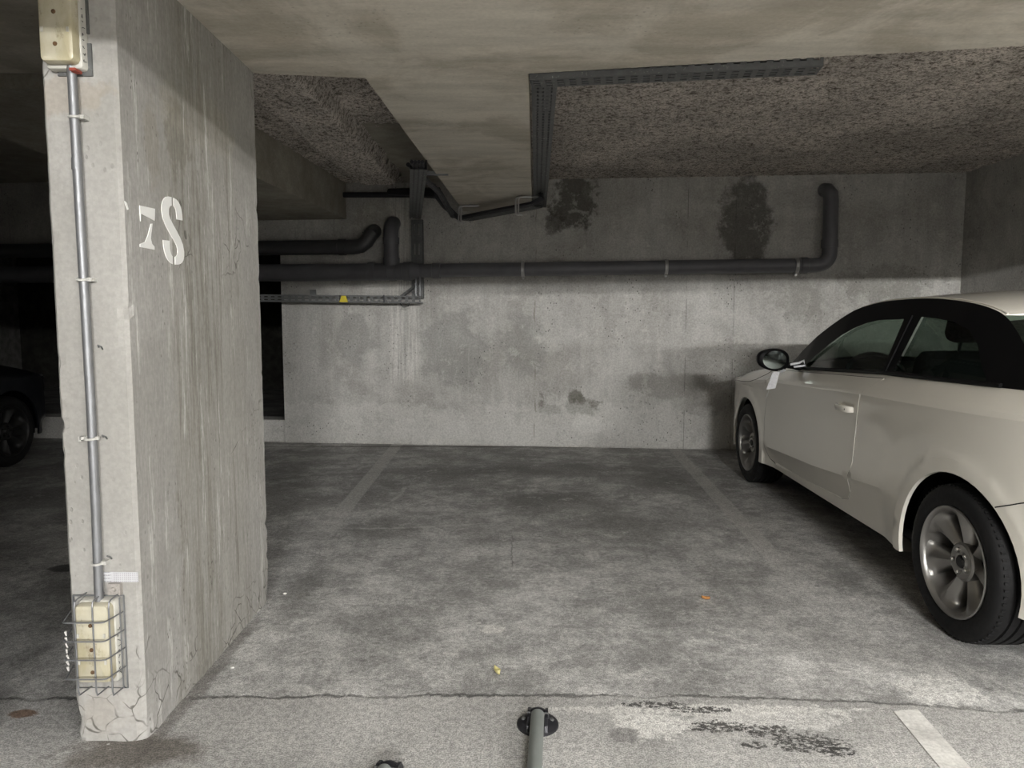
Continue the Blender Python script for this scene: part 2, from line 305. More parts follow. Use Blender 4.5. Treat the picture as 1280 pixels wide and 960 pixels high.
def auto(o, deg=35):
    me = o.data; me.polygons.foreach_set('use_smooth', [True]*len(me.polygons))
    import bmesh
    b = bmesh.new(); b.from_mesh(me); bmesh.ops.remove_doubles(b, verts=b.verts, dist=1e-5); bmesh.ops.recalc_face_normals(b, faces=b.faces)
    for e in b.edges:
        e.smooth = not (len(e.link_faces) == 2 and e.calc_face_angle(0) > math.radians(deg))
    b.to_mesh(me); b.free(); return o
def arc(c, r, a0, a1, u, v, n=8):
    c, u, v = Vector(c), Vector(u), Vector(v)
    return [c+u*r*math.cos(a0+(a1-a0)*k/n)+v*r*math.sin(a0+(a1-a0)*k/n) for k in range(n+1)]
def struct(o): o['kind'] = 'structure'; return o
def tag(o, label, cat, group=None):
    o['label'] = label; o['category'] = cat
    if group: o['group'] = group
    return o
def empty(name, loc, rz=0.0):
    o = link(bpy.data.objects.new(name, None)); o.location = loc; o.rotation_euler = (0, 0, rz); o.empty_display_size = .1; return o
def prism(name, poly, z0, z1, mat, step=None):
    n = len(poly); vs = [(x, y, z0) for x, y in poly]+[(x, y, z1) for x, y in poly]
    fs = [tuple(reversed(range(n))), tuple(range(n, 2*n))]+[(i, (i+1) % n, n+(i+1) % n, n+i) for i in range(n)]
    return mesh(name, vs, fs, mat)

# ------------------------------------------------------------------ the setting
struct(prism('floor', [(-9, -16), (9.5, -16), (9.5, 13), (-9, 13)], -.2, 0, M['floor']))
# back wall: runs slightly askew to the bay
BW0 = Vector((-2.256, 6.849, 0)); BN = Vector((.089, .996, 0)).normalized(); BT = Vector((BN.y, -BN.x, 0))
def bw(u, off=0.0, z=0.0):
    "point u metres to the right along the back wall, off metres in front of it"
    p = BW0+BT*u-BN*off; return Vector((p.x, p.y, z))
UEND = 6.3
def wallbox(name, u0, u1, z0, z1, o0, o1, mat):
    mb = MB(); P = [bw(u0, o0), bw(u1, o0), bw(u1, o1), bw(u0, o1)]
    return struct(prism(name, [(p.x, p.y) for p in P], z0, z1, mat))
wallbox('wall_back', 0, UEND+.3, 0, 2.9, 0, -.25, M['wall'])
wallbox('wall_lintel', -7, 0, 1.93, 2.9, 0, -.25, M['wall'])
wallbox('wall_kerb', -7, -.002, 0, .222, -.02, -.25, M['wall'])
wallbox('wall_recess', -7, 1, 0, 2.9, -5.0, -5.2, M['recess_shade'])
RX = bw(UEND).x; RY = bw(UEND).y
struct(prism('wall_right', [(RX, RY+.3), (RX+.05, 2.2), (RX+.3, 2.2), (RX+.3, RY+.3)], 0, 2.9, M['wall']))
struct(prism('wall_far_left', [(-9, -16), (-8.8, -16), (-8.8, 13), (-9, 13)], 0, 3.1, M['aisle']))
struct(prism('wall_far_right', [(9.3, -16), (9.5, -16), (9.5, 13), (9.3, 13)], 0, 3.1, M['aisle']))
struct(prism('wall_front', [(-9, -16), (9.5, -16), (9.5, -15.8), (-9, -15.8)], 0, 3.1, M['aisle']))
struct(prism('wall_light_blocker', [(-7.5, 1.45), (-1.46, 1.45), (-1.46, 1.68), (-7.5, 1.68)], 0, 2.3, M['aisle']))  # unseen wall added to keep lamp light off the left bay
# deep flat beam over the aisle
FAR = [(-9, 2.97), (-1.07, 2.97), (-.62, 3.03), (.066, 2.975), (1.215, 2.79), (1.90, 2.68), (4.3, 2.34), (9.5, 2.0)]
struct(prism('ceiling_beam', [(-9, -1.05), (9.5, -1.05)]+list(reversed(FAR)), 2.24, 3.1, M['soffit']))
b0, b1 = (-.455, 6.75), (.19, 6.75)
struct(prism('ceiling_rib', [(-.62, 3.0), (.067, 2.95), b1, b0], 2.241, 2.9, M['soffit']))
struct(prism('ceiling_side_beam', [(-2.7, 2.98), (-1.86, 2.98), (-1.585, 6.9), (-2.7, 6.9)], 2.18, 2.9, M['dark_beam']))
struct(prism('ceiling_aisle', [(-9, -16), (9.5, -16), (9.5, -1.05), (-9, -1.05)], 2.85, 3.1, M['aisle']))
struct(prism('ceiling_slab', [(-9, 2.0), (9.5, 2.0), (9.5, 13), (-9, 13)], 2.58, 2.95, M['dark_beam']))
# sprayed insulation under the slab: a lumpy skin
def lumpy(name, x0, x1, y0, y1, z, step, amp, cut=None, drop=None):
    nx = int((x1-x0)/step); ny = int((y1-y0)/step); vs = []; fs = []
    for j in range(ny+1):
        for i in range(nx+1):
            x = x0+(x1-x0)*i/nx; y = y0+(y1-y0)*j/ny
            p = Vector((x, y, 0)); h = noise.noise(p*26)*.6+noise.noise(p*60)*.5+noise.noise(p*9)*.3
            zz = z+h*amp
            if drop: zz += drop(x, y)
            vs.append((x, y, zz))
    for j in range(ny):
        for i in range(nx):
            a = j*(nx+1)+i
            cx, cy = x0+(i+.5)*(x1-x0)/nx, y0+(j+.5)*(y1-y0)/ny
            if cut and cut(cx, cy): continue
            fs.append((a, a+nx+1, a+nx+2, a+1))
    return mesh(name, vs, fs, M['spray'], None, True)
def cutR(x, y): return y > BW0.y+(x-BW0.x)*(-BN.x/BN.y)
struct(lumpy('ceiling', .04, 4.05, 2.25, 6.75, 2.52, .018, .011, lambda x, y: cutR(x, y) or y < 2.93-(x)*.16))
def dropL(x, y):
    # the band of spray that wraps the hanging beam
    e = noise.noise(Vector((x*4, y*3, 5)))*.03
    if y < 4.75+e: a = 1
    else: a = 0
    f = max(0.0, 1-abs((x+1.20+(y-5)*-.02)/(.20+e))**4)
    if y > 6.15: f *= max(0.0, 1-(y-6.15)/.25)
    return -.12*min(1.0, f*1.6)
struct(lumpy('ceiling_spray_left', -1.75, -.5, 2.95, 6.85, 2.52, .014, .016, lambda x, y: cutR(x, y) or (y > 4.8 and x > -.98+noise.noise(Vector((x*5, y*5, 1)))*.04), dropL))
struct(prism('ceiling_smooth_patch', [(-1.02, 4.72), (-.45, 4.78), (-.45, 6.76), (-1.02, 6.8)], 2.515, 2.58, M['dark_beam']))

# pillar: one upright with slightly worn arrises and a chipped foot
def pillar():
    x0, x1, y0, y1, z1 = -1.272, -1.067, 1.938, 2.972, 2.26
    loop = []; nx, ny = 10, 36; r = .010
    def side(a, b, n): return [(a[0]+(b[0]-a[0])*i/n, a[1]+(b[1]-a[1])*i/n) for i in range(n)]
    loop = side((x0+r, y0), (x1-r, y0), nx)+side((x1-r, y0), (x1, y0+r), 2)+side((x1, y0+r), (x1, y1-r), ny)+side((x1, y1-r), (x1-r, y1), 2)+side((x1-r, y1), (x0+r, y1), nx)+side((x0+r, y1), (x0, y1-r), 2)+side((x0, y1-r), (x0, y0+r), ny)+side((x0, y0+r), (x0+r, y0), 2)
    nz = 150; n = len(loop); vs = []; fs = []
    cx, cy = (x0+x1)/2, (y0+y1)/2
    for j in range(nz+1):
        z = -.02+(z1+.02)*j/nz
        for x, y in loop:
            edge = min(abs(x-x0)+abs(y-y0), abs(x-x1)+abs(y-y0), abs(x-x0)+abs(y-y1), abs(x-x1)+abs(y-y1))
            e = max(0.0, 1-edge/.03); p = Vector((x, y, z))
            k = noise.noise(p*14)*.0016*e+noise.noise(p*3)*.0008
            k -= e*max(0, noise.noise(p*22)-.28)*.018
            if z < .14: k -= e*(.14-z)*.10*(1+noise.noise(p*20)); k += noise.noise(p*25)*.004*(1-z/.14)
            dx, dy = (1 if x > cx else -1)*(abs(x-cx) > (x1-x0)*.4), (1 if y > cy else -1)*(abs(y-cy) > (y1-y0)*.47)
            vs.append((x+dx*k, y+dy*k, z))
    for j in range(nz):
        for i in range(n): fs.append((j*n+i, j*n+(i+1) % n, (j+1)*n+(i+1) % n, (j+1)*n+i))
    return mesh('wall_pillar', vs, fs, M['pillar'], None, False)
struct(pillar())

# ------------------------------------------------------------------ lamps of the aisle, added fill lamps
tube_m = NT('glowing_tube'); tube_m.b.inputs['Emission Color'].default_value = (1.0, .985, .955, 1); tube_m.b.inputs['Emission Strength'].default_value = LAMP
M['white_metal'] = plain('lamp_white', (.75, .75, .72), .4)
def batten(x, y, z, ln, k):
    e = empty('ceiling_lamp', (x, y, z)); mb = MB(); mb.box((-ln/2-.04, -.05, .035), (ln/2+.04, .05, .11)); mb.build('housing', M['white_metal'], e)
    m = tube_m.m
    if k != 1.0:
        m = tube_m.m.copy(); m.node_tree.nodes['Principled BSDF'].inputs['Emission Strength'].default_value = LAMP*k
    t = MB(); t.tube([(-ln/2, 0, 0), (ln/2, 0, 0)], .019, 10); t.build('tube', m, e)
    return e
for i, (x, y, z, ln, k) in enumerate(LAMPS):
    tag(batten(x, y, z, ln, k), ['white fluorescent batten lamp on the aisle ceiling behind the camera', 'white fluorescent batten lamp second along the aisle ceiling', 'added white batten lamp furthest right, side light for the pillar'][i], 'lamp')

for ip, (px_, py_, pz_, pl_, pw_, pr_) in enumerate(FILL_PANELS):  # unseen fill lamps, added to lift the near floor and the pillar side
    pe = empty('ceiling_lamp', (px_, py_, pz_)); mb = MB(); mb.box((-pl_/2-.02, -pw_/2-.02, .004), (pl_/2+.02, pw_/2+.02, .048)); mb.build('housing', M['white_metal'], pe)
    pm = NT('fill_panel_glow'); pm.b.inputs['Emission Color'].default_value = (1.0, .985, .955, 1); pm.b.inputs['Emission Strength'].default_value = pr_
    mb = MB(); mb.box((-pl_/2, -pw_/2, 0), (pl_/2, pw_/2, .004)); mb.build('diffuser', pm.m, pe)
    tag(pe, ['added fill panel under the wide beam just behind the camera', 'added fill panel under the wide beam out to the right, beyond the white car'][ip], 'lamp')

# ------------------------------------------------------------------ pipework
M['pvc'] = plain('grey_pvc', (.115, .115, .125), .42, 0, .5, wear=.3, scale=9)
M['pvc_dark'] = plain('dark_pvc', (.05, .05, .052), .45, 0, .5, wear=.3, scale=9)
M['galv'] = plain('galvanised_steel', (.24, .245, .255), .5, .7, .5, wear=.22, scale=40)
def mat_tray():
    t = NT('dull_galvanised_steel'); n = t.noise(25, 4); c = t.mul((.13, .133, .133, 1), t.grey(n, .6, 1.4)); sp = t.mapr(t.noise(70, 5, .8), .60, .64)
    c = t.mix(t.math('MULTIPLY', sp, t.mapr(t.noise(5, 3), .48, .56)), c, (.5, .5, .48)); t.fin(c, .6, .4, .4); return t.m
M['galv_dull'] = mat_tray()
M['black_rubber'] = plain('black_cable_sheath', (.018, .018, .022), .5)
M['zinc'] = plain('zinc_clip', (.5, .5, .5), .35, .8)
def clamp(u, z, r, off, parent):
    mb = MB(); c = bw(u, off, z); t = BT
    ring = [c+Vector((0, 0, 1))*r*math.cos(a)-BN*r*math.sin(a) for a in [2*math.pi*k/24 for k in range(25)]]
    for q in (-.012, .012): mb.tube([p+t*q for p in ring], .004, 6)
    for i in range(24):
        mb.add([ring[i]+t*.012, ring[i+1]+t*.012, ring[i+1]-t*.012, ring[i]-t*.012], [(0, 1, 2, 3)])
    b = c-Vector((0, 0, r+.012)); mb.tube([b-BN*.012, b+BN*.012], .011, 6); mb.tube([c-BN*-r, c+BN*off], .006, 6)
    return mb.build('pipe_clamp', M['zinc'], parent)
u_of = lambda x: (x-BW0.x)/BT.x
p = MB(); off = .10
def socket(mb, u, z, r, off, ln=.05): mb.tube([bw(u-ln/2, off, z), bw(u-ln/2+.004, off, z), bw(u+ln/2-.004, off, z), bw(u+ln/2, off, z)], [r, r+.008, r+.008, r], 24)
thin = .064; thick = .082
cz = 1.672; mb = MB()
mb.tube([bw(-5, off, cz-.01), bw(u_of(-1.32), off, cz-.004), bw(u_of(-1.0), off, cz)], thick, 28)
mb.tube([bw(u_of(-1.0), off, cz), bw(u_of(-.93), off, cz+.004), bw(u_of(-.86), off, cz+.006)], [thick, thick, thin+.004], 28)
ua = u_of(2.80); zr = 1.705
pts = [bw(u_of(-.88), off, cz+.006), bw(ua-.06, off, zr)]
pts += arc(bw(ua-.06, off, zr+.11), .11, -math.pi/2, 0, BT, (0, 0, 1), 8)[1:]
pts += [bw(ua+.045, off, 2.27)]
cc = bw(ua+.04, 0, 0)
pts += [bw(ua+.042, off-.01, 2.33), bw(ua+.03, off-.05, 2.37), bw(ua+.02, off-.12, 2.385)]
mb.tube(pts, thin, 24)
for u in (u_of(-1.32), u_of(-1.12), u_of(-.98)): socket(mb, u, cz, thick, off, .07)
for u in (u_of(-.70), ): socket(mb, u, cz+.006, thin, off, .08)
socket(mb, ua-.17, zr, thin, off, .06)
mb.tube([bw(ua+.046, off, 1.86), bw(ua+.046, off, 1.93)], thin+.008, 24)
drain = auto(mb.build('drain_pipe', M['pvc'])); tag(drain, 'long grey plastic drain pipe running the whole back wall with an elbow at right', 'pipe')
for x, z in ((.113, cz+.018), (1.416, cz+.03), (2.561, cz+.033)): clamp(u_of(x), z-.005, thin+.006, off, drain)
# riser that tees into the drain
mb = MB(); ur = u_of(-1.132)
mb.tube([bw(ur, off, 1.70), bw(ur, off, 2.0), bw(ur, off-.005, 2.05), bw(ur, off-.03, 2.10), bw(ur, off-.08, 2.13), bw(ur, -.03, 2.135)], .070, 24)
mb.tube([bw(ur, off, 1.72), bw(ur, off, 1.80)], .078, 24); mb.tube([bw(ur, off, 1.93), bw(ur, off, 1.99)], .078, 24)
tag(auto(mb.build('riser_pipe', M['pvc'])), 'short grey riser pipe bending into the back wall above the drain tee', 'pipe')
mb = MB(); zu = 1.905
mb.tube([bw(-5, off, zu-.01), bw(u_of(-1.50), off, zu), bw(u_of(-1.42), off, zu+.012), bw(u_of(-1.37), off-.005, zu+.05), bw(u_of(-1.33), off-.02, zu+.12), bw(u_of(-1.32), off-.09, zu+.155), bw(u_of(-1.32), -.04, zu+.16)], .070, 24)
socket(mb, u_of(-1.6), zu, .070, off, .07)
tag(auto(mb.build('upper_pipe', M['pvc_dark'])), 'dark pipe running above the drain on the left and bending into the wall', 'pipe')
mb = MB(); mb.tube([bw(u_of(-1.785), .07, 2.40), bw(u_of(-.70), .07, 2.385)], .026, 16)
mb.tube([bw(u_of(-1.80), .07, 2.40), bw(u_of(-1.77), .07, 2.40)], .052, 16)
mb.box((-.02, -.0, -.06), (.02, .08, .06), Matrix.Translation(bw(u_of(-1.8), .07, 2.40)))
tag(mb.build('black_pipe', M['black_rubber']), 'thin black pipe with a flange high on the back wall under the sprayed band', 'pipe')

# ------------------------------------------------------------------ perforated cable trays
def tray(name, p0, p1, wdir, width, h, rows=2, per=.05, updir=None, mat=None, parent=None, flange=True):
    p0, p1, wd = Vector(p0), Vector(p1), Vector(wdir).normalized(); L = (p1-p0).length; d = (p1-p0)/L
    up = Vector(updir).normalized() if updir else Vector((0, 0, 1)); mb = MB()
    n = max(1, int(L/per)); per = L/n
    P = lambda a, b, c=0.0: p0+d*a+wd*b+up*c
    sw = .012; gap = (width-rows*sw)/(rows+1); e = -width/2
    def q(a0, a1, c0, c1): mb.add([P(a0, c0), P(a1, c0), P(a1, c1), P(a0, c1)], [(0, 1, 2, 3)])
    y = e
    for r in range(rows):
        q(0, L, y, y+gap); y += gap
        for k in range(n): q(k*per, k*per+per*.22, y, y+sw); q(k*per+per*.78, (k+1)*per, y, y+sw)
        y += sw
    q(0, L, y, width/2)
    if flange:
        for s in (-1, 1):
            # side flanges with one row of slots each
            f0, f1 = h*.38, h*.62
            for (za, zb) in ((0, f0), (f1, h)): mb.add([P(0, s*width/2, za), P(L, s*width/2, za), P(L, s*width/2, zb), P(0, s*width/2, zb)], [(0, 1, 2, 3)])
            for k in range(n):
                for a0, a1 in ((k*per, k*per+per*.25), (k*per+per*.75, (k+1)*per)):
                    mb.add([P(a0, s*width/2, f0), P(a1, s*width/2, f0), P(a1, s*width/2, f1), P(a0, s*width/2, f1)], [(0, 1, 2, 3)])
            mb.add([P(0, s*width/2, h), P(L, s*width/2, h), P(L, s*(width/2-.012), h), P(0, s*(width/2-.012), h)], [(0, 1, 2, 3)])
    o = mb.build(name, mat or M['galv_dull'], parent); sd = o.modifiers.new('t', 'SOLIDIFY'); sd.thickness = .0015; sd.offset = 0
    return o
def cables(mb, pts, wd, n=3, r=.011, gap=.026):
    wd = Vector(wd).normalized()
    for k in range(n): mb.tube([Vector(q)+wd*(k-(n-1)/2)*gap for q in pts], r, 8)
# along the rib's right side
t = empty('cable_tray', (.14, 3.05, 2.25))
def rel(o, p):
    o.parent = p; o.matrix_parent_inverse = Matrix.Translation(p.location).inverted(); return o
rel(tray('tray_channel', (.139, 3.05, 2.262), (.262, 6.60, 2.262), (1, 0, 0), .112, .06, 3, .05), t)
mb = MB(); cables(mb, [(.139, 3.0, 2.278), (.262, 6.58, 2.278)], (1, 0, 0), 3); rel(mb.build('cable', M['black_rubber']), t)
mb = MB()
rel(tray('joint_plate', (.132, 3.02, 2.256), (.150, 3.55, 2.256), (1, 0, 0), .075, .01, 3, .05, flange=False, mat=M['galv_dull']), t)
tag(t, 'perforated steel cable tray along the right side of the concrete rib', 'cable tray')
t = empty('cable_tray', (.7, 3.0, 2.25))
rel(tray('tray_channel', (.08, 3.045, 2.222), (1.235, 2.885, 2.222), (.16, 1, 0), .105, .06, 3, .05), t)
mb = MB(); cables(mb, [(.1, 3.05, 2.245), (1.2, 2.89, 2.245)], (.16, 1, 0), 2); rel(mb.build('cable', M['black_rubber']), t)
tag(t, 'perforated steel cable tray along the far edge of the wide ceiling beam', 'cable tray')
t = empty('cable_tray', (-.6, 4.5, 2.16))
rel(tray('tray_channel', (-.590, 4.50, 2.17), (-.895, 6.53, 2.15), (1, .15, 0), .105, .06, 3, .05), t)
rel(tray('drop_channel', bw(u_of(-.895), .06, 2.16), bw(u_of(-.895), .06, 1.42), BT, .108, .05, 2, .18, updir=BN, mat=M['galv_dull']), t)
mb = MB(); cables(mb, [(-.59, 4.42, 2.2), (-.60, 4.6, 2.19), (-.89, 6.5, 2.17)], (1, 0, 0), 4, .012, .022)
rel(mb.build('cable', M['black_rubber']), t)
mb = MB(); mb.box((-.62, 4.98, 2.235), (-.45, 5.02, 2.26)); rel(mb.build('wall_bracket', M['galv']), t)
tag(t, 'steel cable tray left of the rib that drops down the back wall', 'cable tray')
# slotted tray on a bracket below the drain
t = empty('cable_tray', bw(u_of(-1.5), .15, 1.4))
rel(tray('tray_channel', bw(u_of(-2.42), .20, 1.424)-Vector((0, 0, 0)), bw(u_of(-.834), .20, 1.405), (0, 0, 1), .068, .10, 2, .066, updir=BN), t)
for x in (-1.60, -1.18): mb = MB(); q = bw(u_of(x), .205, 1.412); mb.box((-.006, -.003, -.037), (.006, .003, .037), Matrix.Translation(q)); rel(mb.build('joint_strap', M['black_rubber']), t)
mb = MB(); mb.tube([bw(u_of(-1.03), .16, 1.43), bw(u_of(-.88), .02, 1.57)], .017, 4); rel(mb.build('brace', M['galv_dull']), t)
mb = MB(); mb.box((-.006, -.01, 0), (.006, .01, .22), Matrix.Translation(bw(u_of(-.855), .12, 1.42))); mb.box((-.006, -.01, 0), (.006, .01, .22), Matrix.Translation(bw(u_of(-.895), .12, 1.42))); rel(mb.build('hanger', M['galv']), t)
mb = MB(); mb.box((-.03, -.004, 0), (.03, .004, .05), Matrix.Translation(bw(u_of(-1.90), .10, 1.455))); rel(mb.build('fixing_plate', M['galv_dull']), t)
mb = MB(); mb.tube([bw(u_of(-1.03), .2, 1.37), bw(u_of(-1.0), .2, 1.335), bw(u_of(-.95), .2, 1.345), bw(u_of(-.94), .2, 1.37)], .005, 6); rel(mb.build('loose_wire', M['black_rubber']), t)
M['yellow'] = plain('warning_yellow', (.55, .45, .03), .6, wear=.3)
M['black_paint'] = plain('black_print', (.02, .02, .02), .6)
q0 = bw(u_of(-1.565), .207, 1.412); mb = MB()
T = Matrix(((BT.x, -BN.x, 0, q0.x), (BT.y, -BN.y, 0, q0.y), (0, 0, 1, q0.z), (0, 0, 0, 1)))
mb.add([T @ Vector(v) for v in [(-.042, 0, -.03), (.042, 0, -.03), (.022, 0, .03), (-.018, 0, .03), (-.042, .002, -.03), (.042, .002, -.03), (.022, .002, .03), (-.018, .002, .03)]], [(3, 2, 1, 0), (4, 5, 6, 7), (0, 1, 5, 4), (1, 2, 6, 5), (2, 3, 7, 6), (3, 0, 4, 7)])
sg = rel(mb.build('warning_sign', M['yellow']), t); sg['label'] = 'yellow warning sign with black bolt'
mb = MB(); mb.add([T @ Vector(v) for v in [(.006, .0035, .022), (.014, .0035, .022), (.002, .0035, .002), (.010, .0035, .002), (-.008, .0035, -.024), (-.004, .0035, -.004), (-.008, .0035, -.004)]], [(0, 1, 3, 2), (6, 2, 3, 5), (5, 3, 4)])
bo = mb.build('bolt_symbol', M['black_paint']); bo.parent = sg; bo.matrix_parent_inverse = Matrix.Translation(t.location).inverted()
tag(t, 'slotted steel tray with a small yellow warning sign on the back wall', 'cable tray')
# bar and tray slung under the rib with two U bolts
t = empty('cable_tray', (-.2, 6.2, 2.12)); A = Vector((-.47, 6.42, 2.125)); B = Vector((.17, 5.80, 2.15))
rel(tray('tray_channel', A+Vector((.04, .07, 0)), B+Vector((.04, .07, 0)), (.69, .72, 0), .12, .03, 4, .05), t)
mb = MB(); cables(mb, [(-.66, 4.6, 2.22), (-.56, 5.5, 2.20), tuple(A+Vector((-.06, -.05, .02))), tuple(A+Vector((0, 0, .02))), tuple(B+Vector((0, 0, .02))), (.24, 5.74, 2.2), (.24, 5.9, 2.27)], (.7, .7, 0), 2, .014, .03)
rel(mb.build('cable', M['black_rubber']), t)
mb = MB(); mb.tube([(-1.1, 6.35, 2.36), (-.85, 6.2, 2.33), (-.62, 5.9, 2.27), (-.58, 6.1, 2.2), tuple(A)], [.03, .04, .05, .03, .02], 8); rel(mb.build('cable', M['black_rubber']), t)
for q in (Vector((-.478, 6.32, 0)), Vector((.03, 5.86, 0))):
    for o_ in (0, .022):
        x, y = q.x+o_, q.y-o_*.4; mb = MB()
        pts = [(x+.16, y+.01, 2.232), (x+.03, y+.01, 2.232)]+[tuple(v) for v in arc((x+.03, y+.01, 2.202), .03, math.pi/2, math.pi, (1, 0, 0), (0, 0, 1), 5)][1:]+[(x, y, 2.11)]+[tuple(v) for v in arc((x+.025, y, 2.11), .025, math.pi, 1.6*math.pi, (1, 0, 0), (0, 0, 1), 6)][1:]
        mb.tube(pts, .008, 8); rel(auto(mb.build('hook_rod', M['zinc'])), t)
tag(t, 'short tray and black cables slung under the rib on bent steel rods', 'cable tray')

# ------------------------------------------------------------------ things on the pillar
PY = 1.938; PX = -1.067
mb = MB(); r = .0118; cy = PY-.020
mb.tube([(-1.175, cy, 1.90), (-1.173, cy, 1.6), (-1.171, cy, 1.3), (-1.169, cy, 1.0), (-1.170, cy, .7), (-1.173, cy, .43)], r, 16)
mb.tube([(-1.174, cy, 1.63), (-1.1735, cy, 1.66)], r+.0015, 16)
cond = empty('conduit', (-1.172, cy, .43)); rel(auto(mb.build('tube', M['galv'])), cond)
cond_tube = [c for c in C.objects if c.name.startswith('tube')][-1]
M['clip_white'] = plain('clip_plastic', (.45, .445, .42), .5)
M['gunk'] = plain('old_filler', (.30, .28, .26), .9, wear=.5, scale=120, bump=.8)
for z, k in ((1.769, 0), (1.337, 1), (.898, 2), (.542, 0)):
    mb = MB(); x = -1.172
    ring = [(x+(r+.003)*math.cos(a), cy+(r+.003)*math.sin(a), z+.003*math.sin(a)) for a in [2*math.pi*q/18 for q in range(19)]]
    mb.tube(ring, .0035, 6)
    if k < 2: mb.box((x+.010, cy-.004, z-.006), (x+.026, PY, z+.004))
    else:
        mb.box((x-.030, cy-.004, z-.005), (x+.022, cy+.004, z+.004)); mb.box((x-.034, cy-.004, z-.009), (x-.027, PY, z+.004))
    rel(mb.build('clip', M['clip_white']), cond)
for x, z in ((-1.150, 1.150), (-1.150, .898), (-1.153, .552)):
    mb = MB(); mb.tube([(x, PY, z), (x+.004, PY-.012, z+.006), (x+.012, PY-.010, z+.002), (x+.010, PY, z-.006)], .0022, 6); rel(mb.build('hook_nail', M['galv_dull']), cond)
tag(cond, 'thin steel conduit running down the front of the pillar between the lamps', 'conduit')

M['diffuser'] = None
def mat_diff():
    t = NT('yellowed_diffuser'); n = t.noise(14, 5, .6, stretch=(1, 1, .5)); n2 = t.noise(60, 4)
    c = t.mix(t.mapr(n, .35, .65), (.40, .36, .24), (.50, .47, .37)); c = t.mul(c, t.grey(n2, .9, 1.05)); c = t.mix(t.math('MULTIPLY', t.mapr(t.noise(22, 6, .75, stretch=(1, 1, .5), off=(3, 3, 3)), .54, .68), .6), c, (.15, .11, .06)); t.fin(c, .3, 0, .5); return t.m
M['diffuser'] = mat_diff(); M['lamp_shell'] = plain('aged_white_plastic', (.46, .45, .41), .45, wear=.1)
M['rust'] = plain('rust_spot', (.10, .055, .025), .9, wear=.5, scale=200)
def rrect_box(mb, x0, x1, z0, z1, y0, y1, r, M4=None):
    "box whose front (towards -y) is rounded"
    rings = []
    def ring(ins, y):
        pts = []
        for cx, cz, a0 in ((x1-r, z1-r, 0), (x0+r, z1-r, 90), (x0+r, z0+r, 180), (x1-r, z0+r, 270)):
            for k in range(5): a = math.radians(a0+k*22.5); pts.append((cx+(r-ins)*math.cos(a), y, cz+(r-ins)*math.sin(a)))
        return pts
    rr = min(r*.8, (y1-y0)*.4)
    R = [ring(0, y1), ring(0, y0+rr), ring(rr*.3, y0+rr*.3), ring(rr*.95, y0)]
    n = len(R[0]); vs = [p for q in R for p in q]; fs = []
    for i in range(3):
        for k in range(n): fs.append((i*n+k, (i+1)*n+k, (i+1)*n+(k+1) % n, i*n+(k+1) % n))
    fs.append(tuple(3*n+k for k in range(n))); mb.add(vs, fs); return mb
def wall_lamp(name, x0, x1, z0, z1, seed, plate):
    e = empty(name, ((x0+x1)/2, PY, z0)); rnd = random.Random(seed); r_ = lambda o: rel(o, e)
    if plate:
        mb = MB(); mb.box((x0+.02, PY-.006, z0-.010), (x1+.008, PY, z0+.075)); mb.box((x0+.02, PY-.006, z0+.10), (x1+.004, PY, z1)); r_(mb.build('back_plate', M['galv_dull']))
    mb = MB(); rrect_box(mb, x0+.004, x1-.002, z0, z1, PY-.030, PY-.001, .010); r_(auto(mb.build('housing', M['lamp_shell'])))
    mb = MB(); rrect_box(mb, x0+.006, x1-.008, z0+.010, z1-.006, PY-.058, PY-.026, .014); d = r_(auto(mb.build('diffuser', M['diffuser'])))
    d['label'] = 'yellowed plastic diffuser'
    # screws with rusty halos down the middle
    h = z1-z0; xm = (x0+x1-.004)/2
    for f in (.18, .45, .74):
        mb = MB(); mb.lathe([(0, .003), (.004, .003), (.0055, .0015), (.006, 0)], 12, Matrix.Translation((xm, PY-.0582, z0+h*f)) @ Matrix.Rotation(math.pi/2, 4, 'X')); r_(mb.build('screw', M['rust']))
    for zc in (z0+h*.30, z0+h*.62):
        for xx in (x0+.018, x1-.020): mb = MB(); mb.box((xx-.003, PY-.060, zc-.006), (xx+.003, PY-.0575, zc+.006)); r_(mb.build('catch', M['lamp_shell']))
    # pen scribble on the side of the housing
    mb = MB(); xs = x1-.0025; z = z0+.02
    for ch in range(9):
        zz = z+ch*.016; a = rnd.random()
        ptsz = [(PY-.026+.005*rnd.random()*q, zz+.010*rnd.random()) for q in range(4)]
        mb.tube([(xs+.0012, yy, z_) for yy, z_ in ptsz], .0009, 4)
    r_(mb.build('pen_marks', M['black_paint']))
    return e
up = wall_lamp('wall_lamp', -1.242, -1.137, 1.890, 2.19, 3, True)
tag(up, 'yellowed bulkhead lamp without a cage at the top of the pillar', 'wall lamp')
mb = MB(); rrect_box(mb, -1.168, -1.150, 1.881, 1.889, PY-.045, PY-.015, .003); o = rel(mb.build('red_gland', plain('red_plastic', (.28, .05, .03), .6)), up)
lo = wall_lamp('wall_lamp', -1.232, -1.120, .195, .437, 5, False)
tag(lo, 'yellowed bulkhead lamp inside the wire cage at the foot of the pillar', 'wall lamp')
